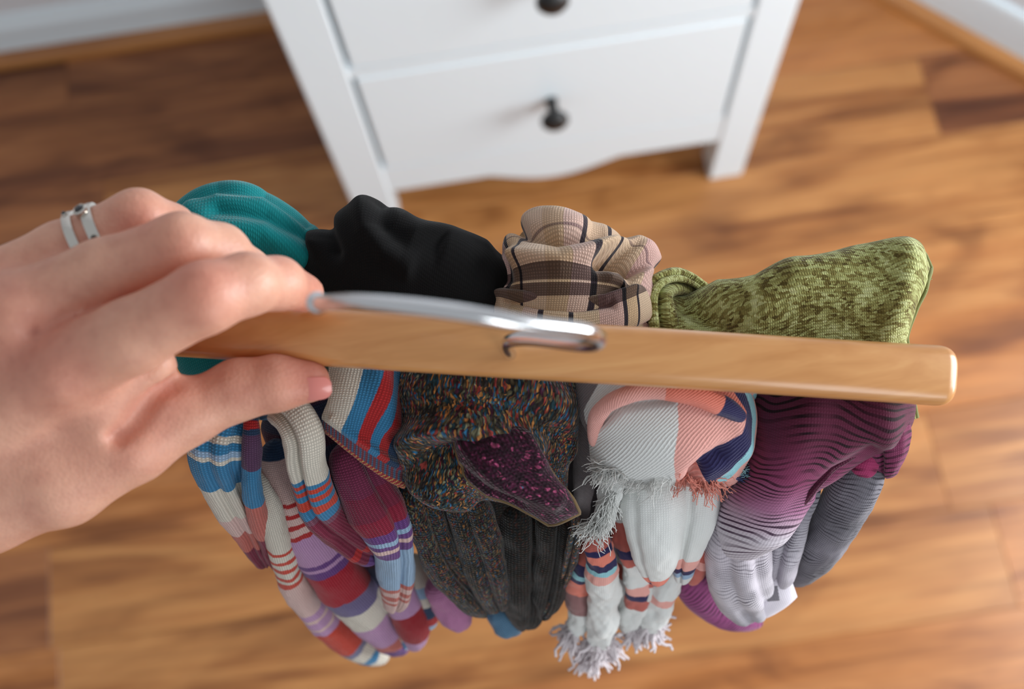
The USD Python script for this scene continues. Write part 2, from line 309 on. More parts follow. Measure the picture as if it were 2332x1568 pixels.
FING = {
    'index':  [(140, 842, .2955, .0118), (300, 765, .2855, .0096), (466, 677, .2805, .0090), (560, 647, .288, .0080), (632, 645, .2985, .0070), (694, 668, .3125, .0056)],
    'middle': [(30, 722, .296, .0115), (235, 622, .2955, .0090), (412, 560, .2935, .0087), (500, 576, .304, .0079), (560, 625, .315, .0073), (640, 672, .335, .0060)],
    'ring':   [(-70, 690, .303, .0110), (140, 574, .306, .0082), (315, 500, .3075, .0083), (385, 525, .315, .0075), (430, 570, .328, .0069), (520, 650, .345, .0056)],
    'pinky':  [(-170, 740, .325, .0095), (10, 650, .335, .0075), (150, 600, .342, .0070), (230, 610, .352, .0062), (290, 640, .362, .0058), (360, 680, .372, .0050)],
    'thumb':  [(-60, 1125, .318, .0165), (140, 1085, .314, .0140), (305, 1012, .313, .0106), (430, 940, .316, .0089), (545, 886, .318, .0086), (630, 872, .318, .0079), (703, 868, .319, .0063)],
}
PALM = [
    [(140, 842, .2965, .0118), (-420, 1190, .318, .0150)], [(30, 722, .295, .0117), (-450, 1110, .312, .0155)], [(-70, 690, .301, .0112), (-500, 1060, .318, .0150)],
    [(-170, 740, .325, .0100), (-540, 1040, .330, .0140)], [(80, 800, .318, .0120), (-440, 1150, .338, .0180)], [(0, 760, .322, .0120), (-480, 1090, .340, .0170)],
    [(235, 905, .311, .0085), (-60, 1080, .320, .0150)], [(210, 880, .312, .0100), (60, 1020, .316, .0130)], [(-60, 1125, .318, .0165), (-400, 1230, .326, .0170)],
    [(230, 860, .3035, .0095), (350, 832, .3045, .0058)], [(235, 915, .308, .0100), (335, 893, .3095, .0062)],
    [(-430, 1185, .322, .0185), (-800, 1400, .338, .0230)], [(-500, 1080, .322, .0175), (-860, 1310, .338, .0220)], [(-460, 1130, .336, .0180), (-830, 1360, .352, .0240)],
    [(-800, 1400, .338, .0230), (-1700, 1960, .37, .0290)], [(-860, 1310, .338, .0220), (-1760, 1860, .37, .0280)], [(-830, 1360, .352, .0240), (-1730, 1910, .39, .0300)],
]
allp = [chain(c) for c in list(FING.values()) + PALM]
lo = np.min([(p - r[:, None]).min(0) for p, r in allp], 0) - 0.004; hi = np.max([(p + r[:, None]).max(0) for p, r in allp], 0) + 0.004
HH = 0.00125
dims = np.ceil((hi - lo) / HH).astype(int) + 1
gx, gy, gz = (lo[k] + HH * np.arange(dims[k]) for k in range(3))
def smin(a, b, k):
    h = np.clip(0.5 + 0.5 * (b - a) / k, 0, 1); return b * (1 - h) + a * h - k * h * (1 - h)
def field(ps, rs, pts, k=0.004):
    d = None
    for (a, b, ra, rb) in zip(ps[:-1], ps[1:], rs[:-1], rs[1:]):
        ab = b - a; t = np.clip((pts - a) @ ab / (ab @ ab), 0, 1)
        e = np.linalg.norm(pts - a - t[..., None] * ab, axis=-1) - (ra + (rb - ra) * t)
        d = e if d is None else smin(d, e, k)
    return d
D = np.full(dims, 1.0, np.float32)
def region(p, r, pad):
    a = np.maximum(np.floor(((p - r[:, None]).min(0) - pad - lo) / HH).astype(int), 0); b = np.minimum(np.ceil(((p + r[:, None]).max(0) + pad - lo) / HH).astype(int) + 1, dims)
    sl = tuple(slice(a[k], b[k]) for k in range(3))
    return sl, np.stack(np.meshgrid(gx[sl[0]], gy[sl[1]], gz[sl[2]], indexing='ij'), -1)
for c in PALM:
    p, r = chain(c); sl, g = region(p, r, 0.02); D[sl] = smin(D[sl], field(p, r, g), 0.007)
palmD = D.copy()
for name, c in FING.items():
    p, r = chain(c); sl, g = region(p, r, 0.012); f = field(p, r, g, 0.003)
    if name == 'thumb':                                  # flatter thumb pad, squarer tip
        pass
    D[sl] = smin(D[sl], smin(palmD[sl], f, 0.0045 if name != 'thumb' else 0.009), 0.0008)
# knuckle bumps and tendons
for px, py, Z, r in [(132, 850, .2865, .0062), (20, 727, .286, .0062), (-75, 695, .293, .006)]:
    p = at_many([(px, py, Z)]); sl, g = region(p, np.array([r]), 0.012); D[sl] = smin(D[sl], np.linalg.norm(g - p[0], axis=-1) - r, 0.006)
for a, b in (((120, 850), (-350, 1130)), ((10, 735), (-380, 1060))):
    p, r = chain([(*a, .2875, .0022), (*b, .301, .0026)]); sl, g = region(p, r, 0.01); D[sl] = smin(D[sl], field(p, r, g), 0.006)
# shallow skin folds cut across the joints
def crease(pts, depth=0.0007, wdt=0.0009):
    p = at_many(pts); p = curve(p, 24); sl, g = region(p, np.full(len(p), 0.004), 0.0)
    d = np.min([np.linalg.norm(g - q, axis=-1) for q in p], 0); D[sl] += depth * np.exp(-(d / wdt) ** 2)
for c in ([(520, 888, .309), (512, 915, .310), (520, 945, .313)], [(548, 880, .3085), (541, 908, .309), (549, 938, .312)], [(500, 900, .309), (496, 925, .311), (505, 955, .314)],
          [(470, 622, .276), (488, 655, .2745), (492, 695, .276)], [(447, 625, .276), (460, 665, .2745), (462, 705, .2755)], [(455, 500, .289), (466, 530, .286), (466, 570, .286)],
          [(430, 500, .288), (442, 530, .285), (444, 570, .2848)]):
    crease(c)
crease([(385, 874, .306), (350, 893, .3045), (322, 930, .3035), (268, 990, .3025)], .0045, .0026)
hv, hq = surface_net(gaussian_filter(D, 0.6), lo, HH)
hf = np.vstack([hq[:, [0, 1, 2]], hq[:, [0, 2, 3]]])
import scipy.sparse as sps
A_ = sps.coo_matrix((np.ones(4 * len(hq)), (hq.ravel(), np.roll(hq, 1, 1).ravel())), (len(hv), len(hv))).tocsr(); A_ = ((A_ + A_.T) > 0).astype(float)
deg_ = np.maximum(np.asarray(A_.sum(1)).ravel(), 1)[:, None]
for k_ in range(8):
    for f_ in (0.5, -0.52): hv = hv + f_ * (A_ @ hv / deg_ - hv)
lab = sps.csgraph.connected_components(A_)[1]; keep = lab == np.bincount(lab).argmax(); new = np.cumsum(keep) - 1
hf = new[hf[keep[hf[:, 0]]]]; hv = hv[keep]
hm = trimesh.Trimesh(hv, hf, process=False)
if hm.volume < 0: hm.invert()
V = hm.vertices
base = np.array(lin(212, 160, 137)); red = np.array(lin(190, 108, 92)); pale = np.array(lin(220, 178, 152))
w = np.zeros(len(V))
for px, py, Z, s_, k_ in [(470, 665, .276, .010, .7), (425, 560, .28, .010, .6), (330, 490, .295, .010, .6), (140, 850, .286, .013, .6), (25, 730, .286, .013, .5), (-70, 690, .29, .012, .5), (690, 668, .31, .011, 1.0), (720, 870, .315, .012, 1.0), (640, 600, .295, .008, .4), (545, 900, .31, .009, .35), (330, 1000, .305, .016, .4), (390, 880, .31, .008, .6)]:
    w += k_ * np.exp(-np.sum((V - at(px, py, Z)) ** 2, 1) / (2 * s_ ** 2 / 2))
w = np.clip(w * 0.72, 0, 1)[:, None]
blot = np.clip(fbm(V, 55, 3, 3) * 2 + 0.25, 0, 1)[:, None]
tint = base * (1 - w) + red * w; tint = tint * (1 - 0.25 * blot) + red * 0.25 * blot
mole = np.exp(-np.sum((V - at(80, 753, .2845)) ** 2, 1) / (2 * 0.0009 ** 2))[:, None]
mole = np.maximum(mole, 0); tint = tint * (1 - 0.6 * mole) + np.array(lin(140, 70, 60)) * 0.6 * mole
hand = obj('hand', hm, skin, None, smooth=True, col=tint, label='left hand reaching in from the left, gripping the wooden hanger, thumb underneath', cat='hand')
# thumb nail
nail_mat = plain('nail', lin(208, 124, 114), 0.28, coat_weight=0.35)
tp = chain(FING['thumb'])[0]; ax = tp[-1] - tp[-2]; ax /= np.linalg.norm(ax)
def snap(p):
    c, d_, t_ = trimesh.proximity.closest_point(hm, p[None]); n = hm.face_normals[t_[0]]; return c[0], n
c0, nn = snap(at(715, 890, .313))
nn = nn - ax * (nn @ ax); nn /= np.linalg.norm(nn); sd = np.cross(ax, nn)
U, W = np.meshgrid(np.linspace(-1, 1, 17), np.linspace(-1, 1, 13), indexing='ij')
W2 = W * np.sqrt(np.clip(1 - 0.85 * np.clip(np.abs(U), 0, 1) ** 4, 0.1, 1))
nx = 0.0054 * U; ny = 0.0036 * W2
top_ = c0 + ax * nx[..., None] + sd * ny[..., None] + nn * (0.00025 - 0.45 * ny ** 2 / 0.006 - 0.22 * nx ** 2 / 0.006)[..., None]
bot_ = top_ - nn * 0.0007
def slab(A, B):
    n, m_ = A.shape[:2]; v = np.vstack([A.reshape(-1, 3), B.reshape(-1, 3)]); i, j = np.meshgrid(np.arange(n - 1), np.arange(m_ - 1), indexing='ij'); a = (i * m_ + j).ravel(); o_ = n * m_
    q = [np.stack([a, a + m_, a + m_ + 1, a + 1], 1), np.stack([a + 1, a + m_ + 1, a + m_, a], 1) + o_]
    rim = np.r_[np.arange(m_ - 1), np.arange(n - 1) * m_ + m_ - 1, (n - 1) * m_ + np.arange(m_ - 1, 0, -1), np.arange(n - 1, 0, -1) * m_]
    nx_ = np.roll(rim, -1); q.append(np.stack([rim, nx_, nx_ + o_, rim + o_], 1))
    q = np.vstack(q); return v, np.vstack([q[:, [0, 1, 2]], q[:, [0, 2, 3]]])
t = trimesh.Trimesh(*slab(top_, bot_), process=False); t.fix_normals()
obj('thumbnail', t, nail_mat, hand, smooth=50)
# two rings on the ring finger
rp, rr = chain(FING['ring'])
def ring_at(px):
    a, b = (0, 1) if px < 140 else (1, 2); t = (px - FING['ring'][a][0]) / (FING['ring'][b][0] - FING['ring'][a][0])
    d = rp[b] - rp[a]; return rp[a] + d * t, d / np.linalg.norm(d), rr[a] + (rr[b] - rr[a]) * t
def frame(c, ax_, toward):
    z = toward - c; z = z - ax_ * (z @ ax_); z /= np.linalg.norm(z); return np.stack([ax_, np.cross(z, ax_), z], 1)
def band(px, w_, th, extra):
    c, ax_, r = ring_at(px); M = np.eye(4); M[:3, :3] = frame(c, ax_, at(px - 30, 400, .27)); M[:3, 3] = c; r += extra
    prof = [(r, -w_ / 2), (r + th * .8, -w_ / 2), (r + th, -w_ / 4), (r + th * 1.05, 0), (r + th, w_ / 4), (r + th * .8, w_ / 2), (r, w_ / 2), (r - .0003, 0), (r, -w_ / 2)]
    b = trimesh.creation.revolve(np.array(prof), sections=72); v = b.vertices.copy(); b.vertices = np.stack([v[:, 2], v[:, 1], v[:, 0]], 1); b.fix_normals(); b.apply_transform(M); return b, M, r + th
def polar(M, r, deg, dx):
    return M[:3, 3] + M[:3, 0] * dx + M[:3, 1] * r * math.sin(math.radians(deg)) + M[:3, 2] * r * math.cos(math.radians(deg))
def stone(p, center, ax_, rad, hgt, sides=8):
    z = p - center; z /= np.linalg.norm(z); x = ax_ - z * (ax_ @ z); x /= np.linalg.norm(x); M = np.eye(4); M[:3, 0], M[:3, 1], M[:3, 2], M[:3, 3] = x, np.cross(z, x), z, p
    return M
for px, w_, lbl, kind in ((188, .0026, 'slim silver ring nearer the wrist on the ring finger', 0), (232, .0030, 'silver ring nearer the knuckle with a raised dark stone', 1)):
    th = thing('finger_ring', lbl, 'ring')
    b, M, r = band(px, w_, .0013, .0000)
    bd = obj('band', b, silver, th, smooth=40)
    ctr = M[:3, 3]
    for deg, rad, rise, dx in ([(44, .0007, .0002, 0)] if kind == 0 else [(34, .0015, .0010, -.0009), (-22, .0008, .0001, 0)]):
        p = polar(M, r, deg, dx); S = stone(p, ctr, M[:3, 0], rad, rise)
        bez = lathe([(0, -.001), (rad * 1.25, -.001), (rad * 1.32, rise * .8), (rad * 1.12, rise + .0003), (rad * .95, rise), (0, rise)], 24); bez.apply_transform(S)
        gm = lathe([(0, 0), (rad * .96, 0), (rad * .9, rise + .0002), (rad * .55, rise + .0008), (0, rise + .0009)], 10); gm.apply_transform(S)
        obj('bezel', bez, silver, th, smooth=30); obj('stone', gm, gem, th, smooth=False, label='dark stone')
# ------------------------------------------------------------------ cloth: pillowy draped pieces and hanging rolls, all closed volumes
def grid_spline(rows, nu, nv):
    a = np.array(rows, float)                            # rows (v) x columns (u) x 3
    b = np.stack([make_interp_spline(np.linspace(0, 1, a.shape[1]), r, k=min(3, a.shape[1] - 1))(np.linspace(0, 1, nu)) for r in a])
    return PchipInterpolator(np.linspace(0, 1, a.shape[0]), b, axis=0)(np.linspace(0, 1, nv))      # nv x nu x 3
def poly_dist(p, line):
    line = np.asarray(line, float); d = np.full(p.shape[:-1], 1e9)
    if len(line) == 1: return np.linalg.norm(p - line[0], axis=-1)
    for a, b in zip(line[:-1], line[1:]):
        ab = b - a; t = np.clip(((p - a) @ ab) / (ab @ ab), 0, 1); d = np.minimum(d, np.linalg.norm(p - a - t[..., None] * ab, axis=-1))
    return d
def inside(p, poly):
    x, y = p[..., 0], p[..., 1]; r = np.zeros(x.shape, bool); q = list(poly)
    for (xa, ya), (xb, yb_) in zip(q, q[1:] + q[:1]):
        if ya != yb_: r ^= ((ya > y) != (yb_ > y)) & (x < (xb - xa) * (y - ya) / (yb_ - ya) + xa)
    return r
class Piece: pass
def cushion(rows, t=0.01, tb=None, p=2.6, nu=150, nv=150, ridges=(), rough=0.0012, rscale=60, stretch=(1, 1), seed=1, edge=0.0, uv0=(0, 0), vref=0.0):
    """A draped piece swelling to either side of a middle surface. ridges: (line in the survey's pixels, height in m, width in pixels)."""
    g = grid_spline(rows, nu, nv); M = at_many(g); px = g[..., :2]
    du, dv = np.gradient(M, axis=1), np.gradient(M, axis=0); n = np.cross(du, dv); n /= np.linalg.norm(n, axis=-1, keepdims=True) + 1e-12
    n *= np.sign(np.sum(n * (EYE - M), -1).mean()); n = np.stack([gaussian_filter(n[..., k], 6, mode='nearest') for k in range(3)], -1); n /= np.linalg.norm(n, axis=-1, keepdims=True)
    u, v = np.meshgrid(np.linspace(-1, 1, nu), np.linspace(-1, 1, nv))
    prof = np.sqrt(np.clip(1 - np.abs(u) ** p, 0, 1)) * np.sqrt(np.clip(1 - np.abs(v) ** p, 0, 1)); prof = np.maximum(prof, edge)
    uu = np.cumsum(np.linalg.norm(np.diff(M, axis=1, prepend=M[:, :1]), axis=-1), 1); uu -= uu[:, nu // 2][:, None]
    vv = np.cumsum(np.linalg.norm(np.diff(M, axis=0, prepend=M[:1]), axis=-1), 0)
    vv -= vv[int(vref * (nv - 1))][None]; w = np.minimum(1, prof * 2.2)
    disp = rough * 2 * w * fbm(np.stack([uu * stretch[0], vv * stretch[1], 0 * uu + seed], -1), rscale, 3, seed)
    for line, h, wd in ridges: disp = disp + h * np.exp(-(poly_dist(px, line) / wd) ** 2) * np.minimum(1, w * 1.5)
    A = M + n * (t * prof + disp)[..., None]; B = M + n * (-(t if tb is None else tb) * prof + disp * (0.3 if tb is None else 1.0))[..., None]
    P = Piece(); P.v, P.f = slab(A, B); P.uv = np.tile(np.stack([uu + uv0[0], vv + uv0[1]], -1).reshape(-1, 2), (2, 1)); P.px = np.tile(px.reshape(-1, 2), (2, 1))
    P.u = np.tile((u.ravel() + 1) / 2, 2); P.w = np.tile((v.ravel() + 1) / 2, 2)
    return P
def roll(spine, ratio=0.85, n=56, m=None, rough=0.0010, rscale=70, stretch=2.5, e=2.0, seed=1, twist=0.0, uv0=(0, 0), rib=()):
    """A hanging roll of cloth. spine: (px, py, Z, half width in px); rib: (angle in degrees, depth, width in degrees) furrows that run along it."""
    a = np.array(spine, float); m = m or int(40 + 0.28 * np.sum(np.linalg.norm(np.diff(a[:, :2], axis=0), axis=1))) 
    s = np.r_[0, np.cumsum(np.linalg.norm(np.diff(at_many(a[:, :3]), axis=0), axis=1))]; tt = np.linspace(0, s[-1], m)
    g = PchipInterpolator(s, a)(tt); g[:, :3] = make_interp_spline(s, a[:, :3], k=min(3, len(a) - 1))(tt)
    C = at_many(g[:, :3]); T = np.gradient(C, axis=0); T /= np.linalg.norm(T, axis=1, keepdims=True)
    view = EYE - C; view /= np.linalg.norm(view, axis=1, keepdims=True)
    X = np.cross(T, view); X /= np.linalg.norm(X, axis=1, keepdims=True); Z = np.cross(X, T); Z *= np.sign(np.sum(Z * view, 1))[:, None]
    r = g[:, 3] * g[:, 2] / F; cap = np.minimum(tt, s[-1] - tt); k = np.median(r) * 0.8; r = r * np.sqrt(np.clip(1 - np.clip(1 - cap / k, 0, 1) ** 2.2, 0.004, 1))
    ph = np.linspace(0, 2 * np.pi, n + 1) + np.pi / 2                # the seam looks away
    th = ph[None] + twist * tt[:, None] / s[-1]
    c, si = np.cos(th), np.sin(th); c, si = np.sign(c) * np.abs(c) ** (2 / e), np.sign(si) * np.abs(si) ** (2 / e)
    off = X[:, None] * c[..., None] - Z[:, None] * (si * ratio)[..., None]
    V = C[:, None] + off * r[:, None, None]
    q = np.stack([np.cos(th) * r[:, None] * stretch, np.sin(th) * r[:, None] * stretch, np.broadcast_to(tt[:, None], th.shape)], -1)
    d = rough * 2 * fbm(q + seed * 3.7, rscale, 3, seed) * np.minimum(1, r / 0.003)[:, None]
    deg = (np.degrees(ph)[None] - 90 - 180 + 0 * tt[:, None])                 # 0 faces the viewer
    for ang, dep, wd in rib: d = d - dep * np.exp(-((deg - ang) / wd) ** 2)
    nn_ = off / (np.linalg.norm(off, axis=-1, keepdims=True) + 1e-9); V = V + nn_ * d[..., None]
    P = Piece(); n1 = n + 1; i, j = np.meshgrid(np.arange(m - 1), np.arange(n), indexing='ij'); a0 = (i * n1 + j).ravel()
    qd = np.stack([a0, a0 + 1, a0 + n1 + 1, a0 + n1], 1); v = V.reshape(-1, 3); f = np.vstack([qd[:, [0, 1, 2]], qd[:, [0, 2, 3]]])
    v = np.vstack([v, C[0], C[-1]]); jj = np.arange(n); b = m * n1; f = np.vstack([f, np.stack([np.full(n, b), jj + 1, jj], 1), np.stack([np.full(n, b + 1), b - n1 + jj, b - n1 + jj + 1], 1)])
    P.v, P.f = v, f; uvu = (ph[None] - 3 * np.pi / 2) * np.median(r) + 0 * tt[:, None]
    add = lambda x, e0, e1: np.concatenate([x.reshape(m * n1, -1), [e0], [e1]])
    P.uv = add(np.stack([uvu + uv0[0], tt[:, None] + uv0[1] + 0 * uvu], -1), [0, uv0[1]], [0, s[-1] + uv0[1]])
    pxc = g[:, None, :2] + 0 * c[..., None]; P.px = add(pxc, g[0, :2], g[-1, :2]); P.u = add(np.broadcast_to(deg / 180, c.shape).copy()[..., None], [0], [0])[:, 0]; P.w = add((tt / s[-1])[:, None, None] + 0 * c[..., None], [0], [1])[:, 0]
    P.at = g
    return P
def tint_by_py(P, stops, wob=1.0):
    """Bands across a roll, each from its y in the survey to the next."""
    ys = np.array([s[0] for s in stops], float); cols = np.array([lin(*s[1]) for s in stops])
    w = P.px[:, 1] + 5 * wob * fbm(P.v, 90, 3, 5) * 2; k = np.clip(np.searchsorted(ys, w, 'right') - 1, 0, len(ys) - 1); return cols[k]
def part(P, name, mat_, parent, col=None, **kw):
    t = trimesh.Trimesh(P.v, P.f, process=False)
    if t.volume < 0: P.f = P.f[:, ::-1]
    if col is not None and np.ndim(col) == 1: col = np.tile(np.array(col), (len(P.v), 1))
    return obj(name, (P.v, P.f), mat_, parent, smooth=True, uv=P.uv, col=col, **kw)
def merged(*Ps):
    Q = Piece(); o = 0; fs = []
    for P in Ps:
        if trimesh.Trimesh(P.v, P.f, process=False).volume < 0: P.f = P.f[:, ::-1]
        fs.append(P.f + o); o += len(P.v)
    Q.f = np.vstack(fs)
    for k in ('v', 'uv', 'px', 'u', 'w'): setattr(Q, k, np.concatenate([getattr(P, k) for P in Ps]))
    return Q
def threads(specs, seed=1, sides=4):
    """Loose thread ends: specs of (base, direction, length, radius, wobble)."""
    rs = np.random.default_rng(seed); out = []
    for b, d, l, r, w in specs:
        d = np.asarray(d, float); d = d / np.linalg.norm(d); k = 7; s = np.linspace(0, 1, k)[:, None]
        wob = np.cumsum(rs.normal(0, 1, (k, 3)), 0) * w * l / k; wob -= wob[0]
        out.append(tube(np.asarray(b) + d * l * s + wob - np.array([0, 0, 0.35 * l]) * s ** 2, np.linspace(r, r * 0.6, k), sides))
    return cat_(out)

# fabrics: the weave is relief on st (metres), colour comes from the mesh's own pattern
def fabric(name, warp=0.0009, weft=0.0009, relief=0.35, mode='cross', color=None, rough=0.85, sheen=0.25, fleck=0.22, extra=None, links=(), trans=0.0):
    n = {'uv': ('texture_coordinate', {}), 'a': ('attribute', dict(attribute='tint')),
         'wu': ('wave_texture', dict(bands_direction='diagonal' if mode == 'twill' else 'x', scale=(0.314 if mode != 'twill' else 0.444) / warp, distortion=0.6, detail=1.0, detail_scale=1.5)),
         'wv': ('wave_texture', dict(bands_direction='diagonal' if mode == 'twill' else 'y', scale=(0.314 / weft if mode != 'twill' else 0.444 / warp), distortion=0.6, detail=1.0, detail_scale=1.5)),
         'wm': ('math', dict(math_type='multiply')),
         'fz': ('noise_texture', dict(scale=1500.0, detail=2.0)), 'hs': ('math', dict(math_type='add')),
         'sh': ('map_range', dict(from_min=0.0, from_max=1.0, to_min=1 - fleck, to_max=1 + fleck)),
         'mul': ('vector_math', dict(math_type='scale')),
         'b': ('bump', dict(strength=relief, distance=0.0006)),
         'p': ('principled_bsdf', dict(roughness=rough, sheen_weight=sheen, sheen_roughness=0.4, specular_ior_level=0.2))}
    l = [('uv.UV', 'wu.vector'), ('uv.UV', 'wv.vector'), ('uv.UV', 'fz.vector'), ('wu.fac', 'wm.value1'), ('wv.fac', 'wm.value2'),
         ('wm.value', 'hs.value1'), ('fz.fac', 'hs.value2'), ('hs.value', 'b.height'), ('b.normal', 'p.normal'), ('wm.value', 'sh.value'), ('sh.result', 'mul.scale'), ('mul.vector', 'p.base_color')]
    if color: n['a'] = ('color', dict(value=color))
    if extra: n.update(extra); l += list(links)
    else: l.append(('a.color', 'mul.vector1'))
    return mat(name, n, l)
# ------------------------------------------------------------------ the scarves
def hang(top, L, half, ratio=0.8):
    """Spine of the hidden tail: straight down from the survey point."""
    c0_ = at(*top); a = []
    for k in range(6):
        w_ = c0_ - np.array([0, 0, L * k / 5]); c = R.T @ (w_ - EYE); a.append((c[0] / c[2] * F + CX, c[1] / c[2] * F + CY, c[2], half * F / c[2] * (0.8 + 0.25 * math.sin(k * 1.3))))
    return a

# ---- teal, behind the hand
teal_m = fabric('teal_knit', .0007, .0010, .30, color=lin(10, 128, 132), fleck=.12)
teal = thing('scarf', 'plain teal scarf bunched behind the hand at the left end of the hanger', 'scarf')
P = cushion([[(388, 500, .388), (430, 470, .388), (510, 440, .388), (580, 452, .388), (660, 500, .388), (760, 578, .39)],
             [(395, 530, .376), (450, 508, .372), (520, 488, .370), (590, 505, .370), (665, 545, .372), (760, 612, .378)],
             [(415, 600, .372), (480, 570, .369), (540, 560, .367), (600, 580, .368), (665, 605, .370), (755, 650, .376)],
             [(392, 750, .374), (455, 745, .371), (530, 740, .370), (600, 730, .371), (665, 720, .373), (745, 720, .379)],
             [(440, 880, .384), (480, 872, .381), (545, 855, .379), (605, 835, .378), (660, 812, .379), (740, 790, .382)]], t=.011, nu=220, nv=220, rough=.0012, rscale=45,
    ridges=[([(400, 510), (450, 490), (510, 472), (590, 482), (680, 540)], -.0034, 9), ([(470, 510), (520, 535), (600, 548), (680, 595)], .0035, 22), ([(450, 545), (540, 582), (610, 590), (690, 640)], -.004, 16),
            ([(520, 510), (600, 525), (700, 575)], -.003, 12), ([(600, 620), (650, 612), (700, 640)], -.0035, 12)])
part(P, 'draped_cloth', teal_m, teal)
part(roll(hang((560, 700, .385), .24, .022), seed=3, rough=.004, rscale=30), 'hanging_end', teal_m, teal)

# ---- black
black_m = fabric('black_wool', .0006, .0006, .15, color=lin(13, 13, 14), rough=.95, sheen=.06, fleck=.2)
black = thing('scarf', 'plain black woollen scarf bunched behind the hanger between the teal and plaid scarves', 'scarf')
P = cushion([[(712, 580, .388), (742, 548, .384), (825, 486, .382), (905, 528, .382), (1000, 572, .384), (1090, 596, .386), (1190, 650, .39)],
             [(705, 615, .376), (768, 580, .368), (850, 545, .364), (930, 572, .364), (1020, 605, .367), (1100, 628, .371), (1185, 665, .38)],
             [(690, 660, .374), (770, 630, .365), (860, 610, .361), (940, 620, .361), (1030, 640, .363), (1110, 660, .368), (1175, 680, .377)],
             [(700, 800, .377), (780, 800, .372), (860, 800, .370), (940, 800, .370), (1030, 800, .372), (1110, 800, .374), (1165, 800, .38)]], t=.012, nu=220, nv=180, rough=.0012, rscale=40,
    ridges=[([(862, 520), (880, 560), (920, 590), (980, 605)], -.003, 12), ([(838, 520), (852, 560), (885, 592), (930, 615)], .0022, 13), ([(775, 535), (790, 560), (800, 590)], -.0035, 14), ([(745, 560), (760, 590)], .003, 16), ([(930, 590), (1000, 590), (1080, 610)], .002, 22)])
part(P, 'draped_cloth', black_m, black)
part(roll(hang((930, 720, .382), .24, .022), seed=4, rough=.004, rscale=30), 'hanging_end', black_m, black)

# ---- plaid
def plaid():
    n = {'s': ('separate_xyz', {}), 'fu': ('math', dict(math_type='multiply_add', value2=1 / .048, value3=.16)), 'fv': ('math', dict(math_type='multiply_add', value2=1 / .040, value3=.28)), 'mu': ('math', dict(math_type='fraction')), 'mv': ('math', dict(math_type='fraction')),
         'ru': ('rgb_ramp', dict(interpolate=False, ramp=[(0, lin(196, 170, 140)), (.10, lin(206, 178, 165)), (.20, lin(50, 40, 48)), (.235, lin(205, 180, 152)), (.40, lin(45, 38, 46)), (.43, lin(206, 182, 155)), (.60, lin(210, 176, 168)), (.76, lin(48, 42, 50)), (.785, lin(200, 172, 140)), (.86, lin(52, 45, 52)), (.875, lin(208, 184, 160))])),
         'rv': ('rgb_ramp', dict(interpolate=False, ramp=[(0, (1, .93, .93)), (.16, (.45, .4, .44)), (.172, (1, .96, .94)), (.42, (.22, .19, .20)), (.50, (1, 1, .95)), (.515, (.22, .19, .20)), (.60, (.97, .95, .90)), (.80, (1, .9, .9)), (.93, (.5, .45, .5)), (.94, (1, .95, .93))])),
         'mx': ('mix_color', dict(blend_type='multiply', fac=1.0))}
    l = [('uv.UV', 's.vector'), ('s.x', 'fu.value1'), ('s.y', 'fv.value1'), ('fu.value', 'mu.value1'), ('fv.value', 'mv.value1'), ('mu.value', 'ru.fac'), ('mv.value', 'rv.fac'), ('ru.color', 'mx.a'), ('rv.color', 'mx.b'), ('mx.result', 'mul.vector1')]
    return fabric('plaid_cotton', .0006, .0006, .35, fleck=.25, extra=n, links=l)
plaid_m = plaid()
pl = thing('scarf', 'beige and pink plaid scarf with dark check lines crumpled behind the hanger hook', 'scarf')
P = cushion([[(1176, 585, .386), (1184, 535, .382), (1228, 518, .380), (1310, 540, .380), (1390, 562, .382), (1440, 610, .385), (1468, 670, .388)],
             [(1165, 600, .376), (1195, 560, .368), (1260, 550, .365), (1320, 560, .366), (1385, 590, .371), (1430, 630, .373), (1478, 690, .379)],
             [(1150, 650, .373), (1190, 640, .364), (1260, 630, .360), (1330, 640, .362), (1390, 650, .366), (1440, 680, .367), (1480, 715, .373)],
             [(1150, 740, .373), (1190, 730, .366), (1260, 730, .363), (1330, 735, .363), (1400, 740, .366), (1450, 745, .369), (1480, 760, .374)],
             [(1150, 830, .376), (1190, 830, .372), (1260, 830, .37), (1330, 830, .37), (1400, 830, .372), (1450, 830, .374), (1480, 830, .378)]], t=.010, nu=240, nv=220, rough=.0012, rscale=50,
    ridges=[([(1185, 530), (1215, 560), (1270, 575), (1330, 565), (1390, 580)], -.0060, 11), ([(1190, 505), (1260, 525), (1330, 535), (1400, 560), (1450, 620)], .0028, 18), ([(1200, 600), (1270, 610), (1320, 595), (1360, 580), (1400, 590), (1440, 620)], .0052, 15),
            ([(1340, 612), (1380, 618), (1415, 640)], -.0120, 14), ([(1360, 605), (1400, 600)], -.003, 10), ([(1350, 640), (1390, 655), (1430, 650)], .0035, 12), ([(1180, 590), (1185, 640)], -.003, 12)], uv0=(.004, 0), vref=.36)
part(P, 'crumpled_cloth', plaid_m, pl)
P = cushion([[(1122, 690, .368), (1135, 655, .364), (1200, 672, .358), (1290, 688, .356), (1370, 680, .356), (1430, 655, .358), (1455, 640, .364)],
             [(1120, 730, .366), (1150, 715, .360), (1210, 720, .355), (1290, 730, .353), (1370, 725, .353), (1440, 705, .355), (1480, 690, .360)],
             [(1125, 800, .370), (1160, 790, .362), (1220, 780, .358), (1290, 775, .356), (1370, 765, .356), (1440, 745, .357), (1485, 722, .361)]], t=.003, nu=200, nv=90, rough=.0008, rscale=60, edge=.15,
    ridges=[([(1140, 670), (1210, 684), (1300, 697), (1380, 690), (1440, 665)], .0025, 9), ([(1160, 690), (1230, 702), (1310, 710), (1390, 700)], -.002, 8)], uv0=(.011, .008))
part(P, 'hem_fold', plaid_m, pl)
